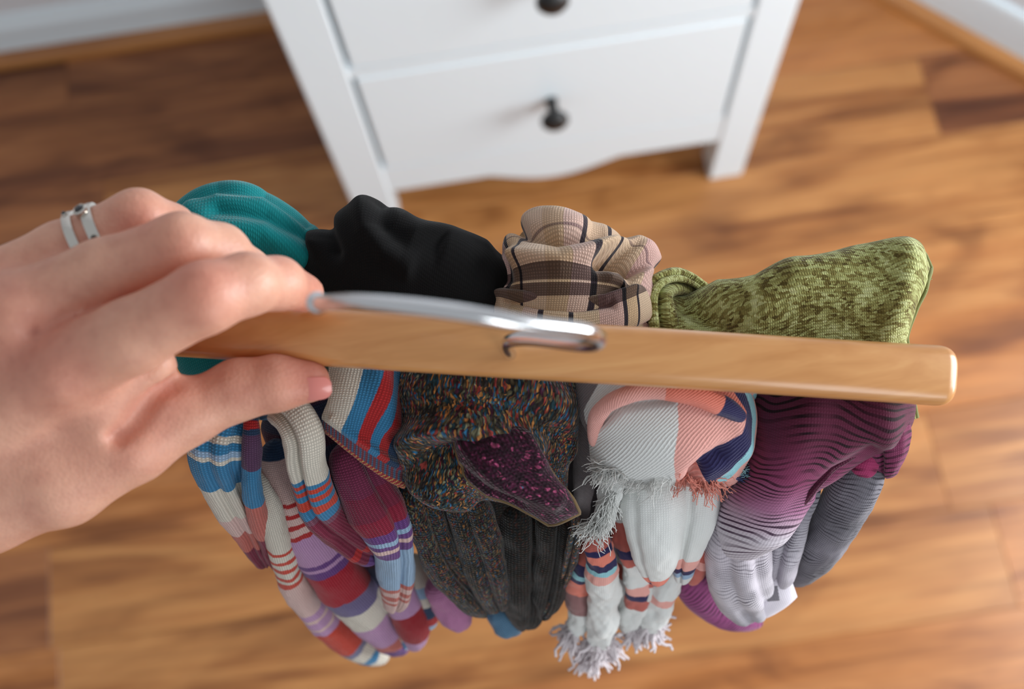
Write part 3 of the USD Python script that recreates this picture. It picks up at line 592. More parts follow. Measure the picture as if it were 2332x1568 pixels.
part(roll(hang((1320, 740, .382), .24, .020), seed=5, rough=.004, rscale=30), 'hanging_end', plaid_m, pl)

# ---- olive
def olive_mat():
    n = {'mp': ('mapping', dict(scale=(640, 1700, 1), rotation=(0, 0, -.45))), 'vo': ('voronoi_texture', dict(scale=1.0, feature='f1', randomness=.8)), 'bw': ('separate_color', {}), 'lg': ('noise_texture', dict(scale=60.0, detail=1.0, distortion=2.5)),
         'ad': ('math', dict(math_type='multiply_add', value2=.58)), 'lm': ('map_range', dict(from_min=.32, from_max=.68, to_min=-.04, to_max=.36)), 'r': ('rgb_ramp', dict(ramp=[(.06, lin(92, 80, 36)), (.22, lin(126, 116, 60)), (.40, lin(150, 148, 86)), (.58, lin(184, 188, 122)), (.85, lin(204, 208, 150))]))}
    l = [('uv.UV', 'mp.vector'), ('mp.vector', 'vo.vector'), ('vo.color', 'bw.color'), ('bw.r', 'ad.value1'), ('uv.UV', 'lg.vector'), ('lg.fac', 'lm.value'), ('lm.result', 'ad.value3'), ('ad.value', 'r.fac'), ('r.color', 'mul.vector1')]
    return fabric('olive_weave', .0007, .0009, .45, fleck=.2, extra=n, links=l)
ol_m = olive_mat()
ol = thing('scarf', 'olive green scarf with frayed edge spread behind the right end of the hanger', 'scarf')
P = cushion([[(1530, 668, .378), (1630, 664, .378), (1720, 652, .376), (1790, 626, .374), (1880, 604, .372), (1970, 586, .370), (2055, 558, .368), (2116, 608, .368)],
             [(1505, 695, .369), (1620, 700, .365), (1730, 690, .362), (1815, 655, .360), (1910, 640, .359), (2000, 632, .358), (2065, 630, .357), (2108, 655, .359)],
             [(1500, 745, .366), (1620, 742, .362), (1735, 735, .358), (1830, 722, .356), (1920, 712, .355), (2000, 708, .354), (2050, 708, .355), (2085, 710, .358)],
             [(1545, 830, .366), (1640, 830, .362), (1735, 830, .360), (1830, 825, .358), (1920, 820, .357), (2000, 812, .357), (2040, 800, .358), (2064, 790, .360)],
             [(1560, 900, .374), (1640, 900, .37), (1735, 900, .368), (1830, 900, .366), (1920, 905, .365), (2000, 920, .365), (2060, 945, .366), (2083, 950, .368)]], t=.004, nu=300, nv=200, rough=.0013, rscale=35, edge=.18, p=5,
    ridges=[([(1640, 690), (1740, 690), (1830, 650), (1960, 610), (2060, 590)], .004, 30), ([(1560, 700), (1620, 740), (1680, 790)], -.006, 26), ([(1800, 640), (1720, 720), (1650, 800)], .002, 40), ([(2096, 570), (2110, 640), (2088, 700), (2066, 770)], -.0012, 9), ([(2060, 620), (2040, 700), (2000, 770)], .002, 25)])
part(P, 'spread_cloth', ol_m, ol)
edge = [i for i in range(0, 199) if i < 160]
E_ = P.v.reshape(2, 200, 300, 3)[0][:, -1]; E_in = P.v.reshape(2, 200, 300, 3)[0][:, -9]; rs = np.random.default_rng(8); sp = []
for i in np.linspace(2, 190, 150):
    k = int(i); d = E_[k] - E_in[k]; d = d / np.linalg.norm(d) + rs.normal(0, .35, 3); sp.append((E_[k] - d * .0005, d, rs.uniform(.0008, .0022), .00014, .5))
for i in np.linspace(120, 296, 60):
    b = P.v.reshape(2, 200, 300, 3)[0][0, int(i)]; d = b - P.v.reshape(2, 200, 300, 3)[0][8, int(i)]; d = d / np.linalg.norm(d) + rs.normal(0, .5, 3); sp.append((b, d, rs.uniform(.0004, .0010), .0001, .5))
obj('selvedge', tube(np.vstack([P.v.reshape(2, 200, 300, 3)[0][2, 200:296:8], E_[4::5]]), .0008, 8), fabric('olive_selvedge', .0006, .0006, .6, color=lin(150, 152, 92), fleck=.35), ol, smooth=True)
obj('frayed_threads', threads(sp, 2), fabric('olive_thread', color=lin(176, 182, 120)), ol, smooth=False, kind='stuff')
P = roll([(1520, 850, .372, 55), (1500, 770, .367, 50), (1492, 710, .364, 44), (1497, 665, .366, 36), (1530, 640, .371, 30), (1575, 648, .378, 26), (1620, 680, .384, 20)], ratio=.8, n=80, rough=.0014, rscale=50, rib=[(25, .004, 12), (-35, .002, 10)])
part(P, 'rolled_fold', ol_m, ol)
part(roll(hang((1800, 740, .38), .24, .022), seed=6, rough=.004, rscale=30), 'hanging_end', ol_m, ol)

# ---- striped, front left
CR, BL, LB, RD, MR, PU, LI, OR, PK, DB, SA = (212, 205, 192), (56, 124, 168), (150, 178, 206), (176, 42, 44), (122, 36, 62), (104, 62, 128), (184, 142, 182), (196, 66, 48), (214, 182, 176), (40, 62, 92), (190, 104, 94)
st_m = fabric('striped_knit', .0009, .0007, .5, fleck=.34)
stp = thing('scarf', 'multicoloured striped knit scarf in blue, cream, red and lilac hanging below the thumb', 'scarf')
def stripes(y0, y1, a, b, k):
    e_ = np.linspace(y0, y1, 2 * k + 1); return [(y, (a, b)[i % 2]) for i, y in enumerate(e_[:-1])]
def sroll(name, spine, stops, **kw):
    P = roll(spine, n=72, m=420, **kw); return part(P, name, st_m, stp, tint_by_py(P, stops))
sroll('fold', [(540, 880, .360, 60), (515, 940, .354, 72), (500, 1000, .354, 70), (502, 1060, .361, 63), (522, 1120, .371, 54), (553, 1180, .385, 42), (580, 1235, .40, 32), (606, 1290, .415, 18)], [(800, BL)] + stripes(905, 950, LB, BL, 3) + [(950, BL), (978, CR), (990, BL), (1005, LB), (1015, CR), (1022, BL), (1082, CR), (1150, PK), (1190, SA), (1230, MR)], rib=[(20, .002, 12), (-30, .0015, 10)], seed=2)
sroll('fold', [(574, 930, .349, 14), (572, 960, .347, 18), (572, 1020, .350, 21), (574, 1090, .357, 23), (582, 1150, .368, 25), (600, 1210, .385, 23), (627, 1270, .405, 19), (655, 1325, .42, 12)], [(800, DB), (960, RD), (975, DB), (985, (90, 60, 90)), (1060, BL), (1138, SA), (1215, MR)], seed=3)
sroll('fold', [(583, 1070, .372, 10), (603, 1130, .373, 25), (622, 1190, .381, 31), (640, 1250, .395, 31), (656, 1300, .41, 31), (680, 1350, .43, 31), (720, 1395, .45, 34), (775, 1440, .475, 40), (830, 1475, .50, 38), (880, 1497, .515, 18)],
      [(900, CR), (1238, OR), (1244, CR), (1258, OR), (1266, CR), (1276, OR), (1283, CR), (1292, OR), (1299, CR), (1306, OR), (1314, PK), (1376, LI), (1388, PK), (1393, LI), (1402, PK), (1406, LI), (1414, OR), (1452, (120, 120, 150)), (1460, CR), (1474, BL), (1482, CR)], seed=4)
sroll('fold', [(560, 935, .362, 20), (610, 922, .353, 34), (655, 935, .345, 46), (688, 985, .343, 48), (698, 1040, .347, 46), (707, 1090, .354, 46), (727, 1150, .365, 50), (770, 1195, .378, 52), (820, 1230, .39, 50), (870, 1258, .40, 36)],
      [(800, BL), (925, CR)] + [(1078, BL), (1086, OR), (1094, BL), (1101, OR), (1110, BL), (1120, OR), (1136, BL), (1152, (120, 70, 90)), (1160, MR), (1222, RD), (1230, MR), (1242, PU)], rib=[(35, .003, 14)], seed=5)
P = cushion([[(750, 800, .348), (830, 800, .347), (900, 815, .352), (950, 835, .362)], [(750, 895, .342), (812, 905, .341), (872, 928, .346), (925, 955, .359)],
             [(733, 950, .344), (790, 985, .343), (850, 1032, .348), (918, 1068, .361)], [(733, 980, .347), (790, 1022, .346), (850, 1068, .351), (920, 1104, .363)]], t=.0016, nu=190, nv=190, rough=.0012, rscale=45, edge=.35, p=6,
            ridges=[([(760, 950), (800, 985), (860, 1030), (915, 1070)], .0016, 8), ([(860, 860), (880, 960)], .003, 25)])
cols = np.array([lin(*c) for c in (CR, BL, RD, BL, RD, DB, MR)]); k = np.searchsorted([.30, .47, .60, .70, .80, .9], P.u + .12 * (P.w - .5), 'right'); tc = cols[k]
low = P.w > .70; tc[low] = np.where((np.sin(P.u[low] * 140) > .2)[:, None], lin(70, 96, 124), lin(120, 60, 70)); low = P.w > .86; tc[low] = np.where((np.sin(P.u[low] * 160 + P.w[low] * 60) > .55)[:, None], lin(190, 150, 90), lin(150, 48, 52))
part(P, 'flap', st_m, stp, tc)
sroll('fold', [(790, 1000, .362, 46), (815, 1070, .363, 62), (850, 1145, .371, 66), (880, 1200, .378, 58), (896, 1250, .39, 46), (902, 1310, .405, 41), (900, 1362, .42, 33), (895, 1388, .43, 14)], [(900, (116, 44, 74)), (1100, MR), (1150, (140, 30, 56)), (1182, PU), (1198, LB), (1206, PU), (1214, PK), (1222, PU), (1236, LB), (1318, SA), (1326, PK), (1334, SA), (1342, PK), (1348, SA), (1354, PK)], rib=[(-30, .003, 14)], seed=6)
sroll('fold', [(625, 1000, .374, 36), (648, 1090, .381, 48), (680, 1170, .391, 56), (715, 1230, .405, 60), (757, 1290, .42, 62), (800, 1345, .44, 62), (850, 1400, .465, 56), (895, 1450, .49, 42), (925, 1482, .50, 20)],
      [(900, DB), (1032, PK), (1118, RD), (1126, PK), (1140, RD), (1147, PK), (1160, RD), (1168, PK), (1178, RD), (1186, LI), (1244, PU), (1252, LI), (1258, PU), (1272, (165, 24, 44)), (1328, (110, 100, 140)), (1350, CR), (1385, LI), (1430, SA), (1450, PU)], seed=7)
sroll('fold', [(835, 1290, .442, 26), (850, 1345, .45, 45), (880, 1405, .47, 44), (905, 1455, .49, 34), (915, 1485, .50, 14)], [(1200, CR), (1385, BL), (1400, CR), (1440, BL), (1460, CR)], rib=[(0, .002, 10)], seed=8)
sroll('fold', [(880, 1290, .44, 26), (905, 1350, .447, 38), (935, 1405, .46, 42), (945, 1450, .475, 30), (940, 1475, .485, 12)], [(1200, PU), (1320, LI), (1380, (150, 22, 36)), (1440, LI)], seed=9)
sroll('fold', [(940, 1260, .445, 18), (955, 1320, .45, 26), (972, 1380, .46, 28), (975, 1430, .47, 14)], [(1200, CR), (1325, LB), (1345, CR), (1365, DB), (1390, RD), (1410, LB)], seed=10)

P = roll([(690, 880, .385, 120), (730, 1000, .395, 125), (770, 1120, .41, 115), (815, 1240, .44, 95), (860, 1340, .47, 70)], n=48, rough=.003, rscale=40); part(P, 'inner_fold', st_m, stp, tint_by_py(P, stripes(800, 1400, (70, 36, 60), (46, 52, 78), 9)))  # added core; its dark stripes stand in for shade between the folds

# ---- dark patterned, front
def dark_mat(name, ramp, warp=(1100, 330)):
    n = {'dn': ('noise_texture', dict(scale=260.0, detail=2.0)), 'ds': ('vector_math', dict(math_type='scale', scale=.0035)), 'da': ('vector_math', dict(math_type='add')),
         'mp': ('mapping', dict(scale=(warp[0], warp[1], 1), rotation=(0, 0, .25))), 'vo': ('voronoi_texture', dict(scale=1.0, randomness=1.0)), 'bw': ('separate_color', {}), 'lg': ('noise_texture', dict(scale=55.0, detail=3.0, distortion=1.0)),
         'ad': ('math', dict(math_type='multiply_add', value2=.62)), 'sb': ('math', dict(math_type='subtract', value2=.28)), 'r': ('rgb_ramp', dict(interpolate=False, ramp=ramp)),
         'dk': ('map_range', dict(from_min=.2, from_max=.75, to_min=1.15, to_max=.30, clamp=True)), 'dm': ('vector_math', dict(math_type='scale'))}
    l = [('uv.UV', 'dn.vector'), ('dn.color', 'ds.vector1'), ('uv.UV', 'da.vector1'), ('ds.vector', 'da.vector2'), ('da.vector', 'mp.vector'), ('mp.vector', 'vo.vector'), ('vo.color', 'bw.color'), ('bw.r', 'ad.value1'), ('uv.UV', 'lg.vector'), ('lg.fac', 'sb.value1'), ('sb.value', 'ad.value3'),
         ('ad.value', 'r.fac'), ('r.color', 'dm.vector1'), ('vo.distance', 'dk.value'), ('dk.result', 'dm.scale'), ('dm.vector', 'mul.vector1')]
    return fabric(name, .0012, .0012, .5, fleck=.25, extra=n, links=l)
dk_m = dark_mat('paisley_weave', [(0, lin(40, 34, 34)), (.22, lin(82, 70, 51)), (.32, lin(40, 73, 82)), (.40, lin(186, 125, 67)), (.47, lin(46, 41, 40)), (.55, lin(103, 100, 77)), (.62, lin(46, 103, 142)), (.68, lin(151, 59, 53)), (.74, lin(77, 33, 56)), (.82, lin(142, 142, 113)), (.9, lin(40, 70, 77))], (2300, 760))
dl_m = dark_mat('paisley_weave_shaded', [(0, lin(28, 24, 24)), (.22, lin(59, 50, 36)), (.32, lin(28, 52, 59)), (.40, lin(133, 90, 48)), (.47, lin(33, 29, 28)), (.55, lin(74, 72, 55)), (.62, lin(33, 74, 102)), (.68, lin(108, 42, 38)), (.74, lin(55, 23, 40)), (.82, lin(102, 102, 81)), (.9, lin(28, 50, 55))], (2300, 760))  # same weave dimmed evenly; shade on the lower folds put into the colour
pm_m = dark_mat('plum_weave', [(0, lin(50, 16, 36)), (.35, lin(72, 22, 50)), (.52, lin(44, 14, 32)), (.62, lin(160, 70, 108)), (.66, lin(60, 20, 44)), (.80, lin(84, 26, 58)), (.92, lin(40, 90, 112)), (.97, lin(52, 18, 40))], (1500, 900))
br_m = dark_mat('brown_weave', [(0, lin(28, 24, 20)), (.4, lin(40, 33, 24)), (.6, lin(21, 28, 31)), (.72, lin(60, 31, 23)), (.8, lin(31, 27, 21))], (2000, 900))
dk = thing('scarf', 'dark brown and teal flecked scarf with a plum tongue-shaped fold hanging under the hook', 'scarf')
P = cushion([[(905, 800, .364), (1000, 800, .354), (1100, 800, .352), (1200, 805, .354), (1318, 820, .364)], [(903, 900, .364), (990, 890, .350), (1090, 880, .346), (1200, 890, .349), (1312, 910, .362)],
             [(912, 1000, .367), (985, 985, .353), (1080, 960, .347), (1190, 960, .353), (1300, 1000, .368)], [(945, 1080, .374), (1000, 1070, .364), (1070, 1045, .359), (1180, 1060, .368), (1292, 1080, .378)],
             [(1000, 1130, .382), (1040, 1138, .376), (1090, 1120, .374), (1190, 1140, .38), (1292, 1150, .386)]], t=.012, nu=240, nv=240, rough=.0016, rscale=45,
            ridges=[([(1010, 1008), (1045, 1000)], -.010, 26), ([(970, 985), (1000, 960), (1060, 955), (1120, 945), (1190, 965)], .0045, 20), ([(985, 1050), (1030, 1085), (1060, 1110)], .004, 22), ([(960, 930), (1060, 910), (1180, 915), (1260, 960)], -.002, 25), ([(1180, 880), (1260, 920), (1290, 1000)], .003, 25)])
part(P, 'draped_cloth', dk_m, dk)
P = cushion([[(1040, 1005, .343), (1075, 985, .340), (1130, 968, .338), (1190, 972, .342)], [(1046, 1035, .341), (1090, 1015, .337), (1150, 1003, .336), (1212, 1012, .341)], [(1060, 1075, .342), (1110, 1055, .337), (1180, 1045, .337), (1240, 1060, .342)],
             [(1098, 1115, .344), (1160, 1095, .339), (1215, 1085, .339), (1272, 1105, .344)], [(1180, 1152, .347), (1222, 1135, .343), (1262, 1128, .343), (1308, 1142, .347)], [(1250, 1192, .352), (1278, 1186, .350), (1298, 1176, .350), (1318, 1166, .352)]], t=.0035, nu=140, nv=200, rough=.0014, rscale=60, edge=.15, p=4,
            ridges=[([(1060, 1000), (1100, 1050), (1170, 1095), (1260, 1130)], .002, 16), ([(1190, 1000), (1220, 1060)], .0015, 14), ([(1060, 1060), (1120, 1100), (1190, 1135)], -.0015, 10)])
tongue = part(P, 'tongue_fold', pm_m, dk, label='plum tongue-shaped fold')
g_ = P.v.reshape(2, 200, 140, 3)[0]
part_edge = tube(np.vstack([g_[2:-2:4, 1], g_[-2, 2:-2:8], g_[-2:2:-4, -2], g_[1, -2:2:-6]]), .0007, 8)
obj('tongue_border', part_edge, fabric('border_thread', color=lin(120, 98, 66), relief=.6), tongue, smooth=True)
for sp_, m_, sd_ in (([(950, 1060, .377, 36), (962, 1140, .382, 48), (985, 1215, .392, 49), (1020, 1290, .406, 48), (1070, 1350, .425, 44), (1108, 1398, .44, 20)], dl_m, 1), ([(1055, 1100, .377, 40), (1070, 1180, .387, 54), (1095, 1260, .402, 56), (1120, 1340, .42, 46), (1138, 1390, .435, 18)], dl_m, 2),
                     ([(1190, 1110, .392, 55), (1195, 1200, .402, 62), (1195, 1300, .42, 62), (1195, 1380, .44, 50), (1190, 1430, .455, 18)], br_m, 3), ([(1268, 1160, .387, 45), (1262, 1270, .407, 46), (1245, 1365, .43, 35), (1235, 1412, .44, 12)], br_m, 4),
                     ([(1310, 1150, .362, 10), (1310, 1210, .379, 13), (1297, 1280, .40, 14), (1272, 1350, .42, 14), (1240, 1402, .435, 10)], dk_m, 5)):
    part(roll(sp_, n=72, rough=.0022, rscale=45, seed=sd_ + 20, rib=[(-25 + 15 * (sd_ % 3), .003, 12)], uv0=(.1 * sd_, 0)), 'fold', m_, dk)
part(roll([(1090, 900, .39, 140), (1110, 1050, .40, 140), (1130, 1180, .42, 115), (1150, 1300, .445, 85), (1160, 1380, .465, 50)], n=48, rough=.003, rscale=40, seed=9), 'inner_fold', br_m, dk)  # added dark core, stands in for shade in gaps behind the folds
lilac_m = fabric('lilac_end', color=lin(170, 112, 150)); blue_m = fabric('blue_end', color=lin(86, 122, 150))
part(roll([(995, 1320, .432, 36), (1035, 1385, .446, 44), (1060, 1428, .456, 12)], seed=31, rough=.002), 'lilac_end', lilac_m, dk, label='lilac lower end')
part(roll([(1120, 1370, .452, 36), (1160, 1412, .458, 40), (1180, 1440, .463, 12)], seed=32, rough=.002), 'blue_end', blue_m, dk, label='blue lower end')

# ---- pink, white and navy check with fringe
WH, PI_, CO, NV, SK, GY = (226, 228, 226), (236, 172, 162), (232, 134, 116), (46, 44, 86), (150, 204, 214), (128, 120, 122)
pk_m = fabric('check_twill', .0007, .0007, .5, mode='twill', fleck=.13)
ws_m = fabric('check_plain', .0007, .0007, .2, fleck=.06)
pk = thing('scarf', 'white and pink checked scarf with navy bands and frayed fringe', 'scarf')
P = cushion([[(1310, 830, .354), (1400, 830, .348), (1520, 840, .346), (1620, 850, .348), (1708, 870, .357)], [(1335, 920, .358), (1400, 912, .348), (1520, 905, .344), (1630, 915, .347), (1708, 950, .358)],
             [(1362, 980, .360), (1420, 980, .350), (1530, 975, .345), (1630, 985, .349), (1702, 1005, .360)], [(1372, 1040, .364), (1430, 1045, .356), (1540, 1040, .352), (1620, 1045, .355), (1688, 1052, .364)],
             [(1372, 1088, .372), (1440, 1088, .365), (1540, 1083, .361), (1620, 1092, .363), (1665, 1088, .370)]], t=.010, nu=300, nv=280, rough=.0010, rscale=45,
            ridges=[([(1570, 1030), (1590, 1010), (1610, 1000)], -.004, 14), ([(1375, 950), (1430, 915), (1520, 905)], -.002, 8), ([(1550, 1060), (1575, 1035)], -.003, 10), ([(1640, 940), (1660, 1000)], .002, 20)])
q = P.px; tc = np.tile(lin(*WH), (len(q), 1)); paint = lambda poly, c: tc.__setitem__(inside(q, poly), lin(*c))
paint([(1525, 800), (1532, 900), (1535, 960), (1530, 1000), (1540, 1100), (1800, 1100), (1800, 800)], PI_)
paint([(1525, 800), (1525, 905), (1600, 925), (1660, 945), (1640, 890), (1620, 800)], CO)
paint([(1630, 880), (1655, 930), (1640, 965), (1600, 1000), (1570, 1018), (1600, 1062), (1635, 1025), (1660, 985), (1672, 945), (1660, 880)], NV)
paint([(1660, 880), (1672, 945), (1660, 985), (1635, 1025), (1600, 1064), (1622, 1068), (1652, 1030), (1678, 985), (1688, 945), (1685, 880)], SK)
paint([(1685, 880), (1688, 945), (1678, 985), (1652, 1030), (1622, 1068), (1640, 1100), (1800, 1100), (1800, 880)], PI_)
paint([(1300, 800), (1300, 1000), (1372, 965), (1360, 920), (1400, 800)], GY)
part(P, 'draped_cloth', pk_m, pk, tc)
P = roll([(1352, 1015, .352, 8), (1352, 975, .346, 16), (1368, 935, .339, 20), (1408, 905, .333, 20), (1475, 888, .3305, 21), (1560, 895, .3305, 24), (1635, 918, .334, 24), (1690, 955, .341, 16)], n=40, m=300, rough=.0007)
tc = np.tile(lin(*PI_), (len(P.px), 1)); tc[P.px[:, 0] > 1515] = lin(*CO); tc[P.px[:, 0] > 1638] = lin(*NV); part(P, 'rolled_edge', pk_m, pk, tc)
P = roll([(1650, 860, .346, 30), (1690, 880, .350, 24), (1712, 915, .357, 14)], n=40); tc = np.tile(lin(*SK), (len(P.px), 1)); tc[np.abs(P.w - .5) < .16] = lin(*PI_); part(P, 'corner_fold', pk_m, pk, tc)
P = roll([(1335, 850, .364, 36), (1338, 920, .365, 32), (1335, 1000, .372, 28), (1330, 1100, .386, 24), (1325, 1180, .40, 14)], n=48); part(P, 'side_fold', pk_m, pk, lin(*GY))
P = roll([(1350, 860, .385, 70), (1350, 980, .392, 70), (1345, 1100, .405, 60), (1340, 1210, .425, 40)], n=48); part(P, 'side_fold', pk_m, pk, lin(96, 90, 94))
def wroll(spine, stops, **kw):
    P = roll(spine, n=64, m=260, **kw); part(P, 'fold', ws_m, pk, tint_by_py(P, stops))
DW = (216, 218, 216)
wroll([(1478, 1060, .368, 46), (1490, 1140, .370, 78), (1492, 1220, .377, 66), (1495, 1285, .39, 42), (1498, 1335, .40, 16)], [(900, WH), (1295, CO), (1312, NV), (1322, PI_)], rib=[(38, .0012, 8)], seed=41)
wroll([(1585, 1070, .368, 48), (1582, 1150, .372, 56), (1572, 1220, .380, 46), (1560, 1275, .392, 30), (1553, 1325, .405, 18)], [(900, WH), (1252, PI_), (1278, NV), (1288, LB), (1300, DW)], rib=[(10, .0012, 9)], seed=42)
wroll([(1620, 1150, .382, 34), (1610, 1230, .39, 34), (1590, 1290, .40, 24), (1575, 1330, .41, 12)], [(900, WH), (1225, SA), (1262, PI_), (1280, SA)], seed=43)
wroll([(1400, 1060, .362, 30), (1392, 1110, .364, 28), (1378, 1165, .370, 26), (1366, 1212, .376, 20)], [(900, DW)], rough=.0025, rscale=110, seed=44)
wroll([(1350, 1215, .384, 28), (1365, 1250, .388, 36), (1372, 1300, .40, 38), (1375, 1360, .42, 36), (1372, 1420, .44, 34), (1362, 1470, .46, 22)], [(900, SA), (1236, NV), (1246, CO), (1262, NV), (1276, SK), (1284, PI_), (1300, WH)], rough=.002, seed=45)
wroll([(1412, 1170, .385, 18), (1428, 1240, .398, 28), (1450, 1310, .415, 31), (1445, 1380, .435, 32), (1425, 1435, .455, 18)], [(900, WH), (1180, SA), (1232, NV), (1250, SA), (1268, WH), (1320, PI_), (1336, NV), (1348, SA), (1366, WH)], rough=.002, seed=46)
wroll([(1540, 1290, .41, 24), (1515, 1340, .42, 34), (1492, 1390, .435, 34), (1475, 1430, .448, 18)], [(900, WH), (1345, PI_), (1360, WH)], rough=.002, seed=47)
wroll([(1345, 1235, .397, 28), (1330, 1285, .41, 38), (1322, 1330, .425, 34), (1318, 1390, .44, 28), (1312, 1440, .455, 14)], [(900, SA), (1262, NV), (1282, SK), (1290, NV), (1298, CO), (1330, (150, 110, 110)), (1380, DW)], rough=.002, seed=48)
wroll([(1490, 900, .385, 110), (1490, 1050, .395, 105), (1480, 1180, .41, 95), (1455, 1300, .43, 75), (1430, 1400, .455, 45)], [(900, DW), (1250, SA), (1280, DW), (1360, PI_)], rough=.002, seed=49)
def tuft(path, n, l, col, seed, spread=.45, dirpx=(0, 60), rad=.00022, name='fringe'):
    """Frayed ends in clumps of a few threads that hang the same way."""
    rs = np.random.default_rng(seed); c = curve(at_many(path), 60); sp = []
    for q_ in range(max(1, n // 9)):
        k = rs.integers(0, 60); b0 = c[k] + rs.normal(0, .0007, 3); d0 = at(path[0][0] + dirpx[0], path[0][1] + dirpx[1], path[0][2] + .004) - at(*path[0]); d0 = d0 / np.linalg.norm(d0) + rs.normal(0, spread, 3)
        for i in range(9): sp.append((b0 + rs.normal(0, .0004, 3), d0 + rs.normal(0, .22, 3), rs.uniform(.45, 1.1) * l, rad, .45))
    return obj(name, threads(sp, seed, 5), fabric('thread_%d' % seed, color=lin(*col), relief=.1), pk, smooth=True, kind='stuff')
tuft([(1372, 1065, .352), (1420, 1065, .349), (1470, 1075, .348), (1530, 1072, .346)], 260, .0085, (232, 233, 230), 51, dirpx=(-40, 40))
tuft([(1530, 1070, .346), (1580, 1085, .348), (1640, 1095, .352)], 170, .0075, (224, 140, 124), 52, dirpx=(10, 50))
tuft([(1660, 1080, .356), (1690, 1065, .358)], 70, .006, (50, 70, 120), 53, dirpx=(40, 10))
tuft([(1670, 1090, .356), (1690, 1055, .357)], 50, .006, (150, 196, 206), 54, dirpx=(40, -10))
tuft([(1400, 1110, .356), (1380, 1160, .360), (1350, 1195, .364)], 230, .0085, (230, 232, 229), 55, dirpx=(-20, 60))
tuft([(1375, 1430, .45), (1350, 1470, .465), (1320, 1480, .47)], 320, .012, (244, 234, 238), 56, dirpx=(-10, 60), rad=.0009)
tuft([(1480, 1400, .44), (1450, 1420, .45), (1430, 1410, .45)], 260, .010, (244, 234, 238), 57, dirpx=(10, 50), rad=.0009)
tuft([(1310, 1400, .445), (1300, 1440, .455)], 80, .010, (232, 222, 226), 58, dirpx=(-10, 50), rad=.0009)

# ---- purple to grey print
def line_mat(name, per, dist, thr=.36, dark=(.10, .07, .12)):
    n = {'dn': ('noise_texture', dict(scale=30.0, detail=2.0)), 'ds': ('vector_math', dict(math_type='scale', scale=dist)), 'da': ('vector_math', dict(math_type='add')),
         'ln': ('wave_texture', dict(bands_direction='y', scale=.314 / per, distortion=3.5, detail=3.0, detail_scale=.35)), 'lr': ('map_range', dict(from_min=thr - .14, from_max=thr + .10, to_min=0., to_max=1., clamp=True)),
         'pn': ('noise_texture', dict(scale=70.0, detail=2.0)), 'pr': ('map_range', dict(from_min=.40, from_max=.56, to_min=.9, to_max=0., clamp=True)), 'mxx': ('math', dict(math_type='maximum')), 'mx': ('mix_color', dict(b=(1, 1, 1))), 'pp': ('mix_color', dict(blend_type='multiply', fac=1.0))}
    n['mx'] = ('mix_color', dict(a=dark, b=(1, 1, 1)))
    l = [('uv.UV', 'dn.vector'), ('dn.color', 'ds.vector1'), ('uv.UV', 'da.vector1'), ('ds.vector', 'da.vector2'), ('da.vector', 'ln.vector'), ('ln.fac', 'lr.value'), ('uv.UV', 'pn.vector'), ('pn.fac', 'pr.value'), ('pr.result', 'mxx.value1'), ('lr.result', 'mxx.value2'),
         ('mxx.value', 'mx.fac'), ('a.color', 'pp.a'), ('mx.result', 'pp.b'), ('pp.result', 'mul.vector1')]
    return fabric(name, .0007, .0007, .25, fleck=.10, extra=n, links=l)
pu_m = line_mat('line_print', .0019, .024, .30, (.12, .07, .12)); pg_m = line_mat('line_print_fine', .0014, .022, .24, (.17, .16, .19))
pp = thing('scarf', 'plum to grey printed scarf with dark lines under the right hanger end', 'scarf')
def grad(P, stops):
    ys = [s[0] for s in stops]; c = np.array([lin(*s[1]) for s in stops]); return np.stack([np.interp(P.px[:, 1], ys, c[:, k]) for k in range(3)], 1)
PL, MG, GW, GR = (98, 36, 62), (134, 58, 95), (204, 196, 206), (128, 125, 134)
P = cushion([[(1690, 830, .362), (1800, 840, .353), (1900, 850, .351), (2000, 860, .351), (2070, 870, .360)], [(1690, 930, .364), (1800, 930, .351), (1900, 930, .348), (1995, 935, .350), (2064, 945, .362)],
             [(1692, 1030, .367), (1790, 1015, .355), (1880, 995, .351), (1960, 985, .353), (2040, 990, .366)], [(1680, 1110, .374), (1745, 1100, .363), (1815, 1075, .359), (1890, 1045, .359), (1962, 1004, .364)],
             [(1650, 1190, .384), (1690, 1190, .373), (1740, 1180, .370), (1770, 1142, .368), (1822, 1090, .368)], [(1645, 1260, .392), (1680, 1265, .383), (1710, 1262, .381), (1718, 1240, .380), (1742, 1222, .379)]], t=.0075, tb=.006, nu=240, nv=260, rough=.0014, rscale=35, edge=.08, p=4,
            ridges=[([(1980, 1022), (1900, 1058), (1850, 1105), (1800, 1165), (1765, 1235)], .0012, 8), ([(1960, 985), (1880, 1035), (1830, 1085)], -.0015, 10), ([(1850, 900), (1780, 1050), (1720, 1180)], .003, 40), ([(1960, 890), (1990, 960)], .003, 30)])
part(P, 'draped_cloth', pu_m, pp, grad(P, [(850, (66, 22, 42)), (980, PL), (1060, MG), (1120, (168, 112, 146)), (1180, GW), (1260, GW)]))
part(roll([(1990, 1012, .3535, 6), (1945, 1036, .3520, 9), (1903, 1060, .3515, 9), (1854, 1110, .3545, 10), (1806, 1172, .361, 9), (1768, 1240, .371, 6)], n=20, m=160, rough=.0012, rscale=250), 'rolled_hem', fabric('hem_thread', color=lin(84, 30, 54), relief=.5), pp)
P = roll([(1985, 900, .356, 50), (2008, 950, .353, 54), (2020, 1000, .354, 48), (2022, 1045, .358, 36), (2018, 1088, .363, 12)], n=64, rough=.0014, rib=[(25, .002, 12)]); part(P, 'end_lobe', pu_m, pp, grad(P, [(900, PL), (1060, MG), (1090, MG)]))
P = roll([(1965, 1000, .362, 28), (1972, 1030, .360, 36), (1965, 1062, .361, 32), (1955, 1085, .364, 12)], n=48); part(P, 'tucked_fold', pu_m, pp, lin(168, 58, 104))
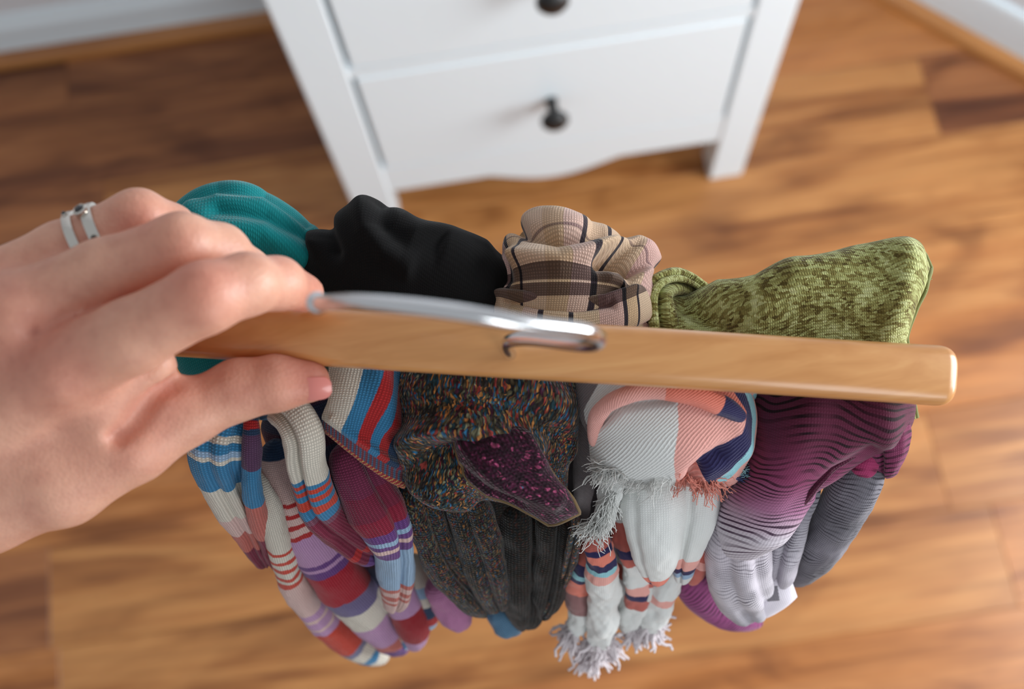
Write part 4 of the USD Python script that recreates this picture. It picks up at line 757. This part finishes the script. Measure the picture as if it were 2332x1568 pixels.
def groll(name, spine, stops, **kw):
    P = roll(spine, n=72, **kw); part(P, name, pg_m, pp, grad(P, stops))
groll('fold', [(1700, 1070, .372, 60), (1688, 1150, .376, 78), (1680, 1230, .386, 78), (1684, 1310, .40, 74), (1706, 1375, .42, 56), (1722, 1412, .43, 18)], [(1070, (120, 70, 100)), (1150, (150, 144, 152)), (1230, GW), (1330, (210, 204, 212)), (1380, (170, 168, 178))], rib=[(15, .002, 12), (-40, .002, 12)], seed=61)
groll('fold', [(1850, 1090, .374, 28), (1822, 1150, .378, 36), (1795, 1220, .388, 40), (1775, 1290, .402, 42), (1765, 1340, .412, 20)], [(1090, GR), (1220, (176, 172, 182)), (1330, GW)], rib=[(0, .002, 10)], seed=62)
groll('fold', [(1978, 1020, .364, 42), (1955, 1085, .367, 56), (1918, 1155, .379, 58), (1873, 1228, .396, 55), (1832, 1288, .415, 42), (1800, 1328, .43, 14)], [(1020, (104, 100, 108)), (1110, GR), (1160, (108, 106, 114)), (1220, (140, 136, 146)), (1260, (104, 102, 110)), (1330, (110, 108, 116))], seed=63)
P = cushion([[(1690, 1330, .408), (1740, 1310, .404), (1795, 1300, .402)], [(1695, 1370, .414), (1750, 1350, .408), (1805, 1328, .406)], [(1720, 1412, .422), (1770, 1392, .416), (1814, 1356, .412)]], t=.002, nu=80, nv=80, edge=.3, p=5, rough=.001)
tc = np.tile(lin(224, 218, 228), (len(P.px), 1)); tc[inside(P.px, [(1742, 1328), (1768, 1324), (1772, 1356), (1746, 1358)])] = lin(120, 116, 124); part(P, 'corner_flap', ws_m, pp, tc)
P = roll([(1560, 1290, .432, 28), (1590, 1340, .44, 44), (1645, 1385, .45, 44), (1700, 1408, .455, 28), (1735, 1420, .46, 10)], n=48); part(P, 'magenta_end', pu_m, pp, lin(150, 74, 124), label='magenta lower end')
P = roll([(1790, 1060, .39, 70), (1780, 1160, .405, 75), (1760, 1260, .43, 60), (1740, 1350, .45, 35)], n=48); part(P, 'inner_fold', pg_m, pp, lin(110, 106, 114))  # added grey core filling the shaded gaps behind the folds
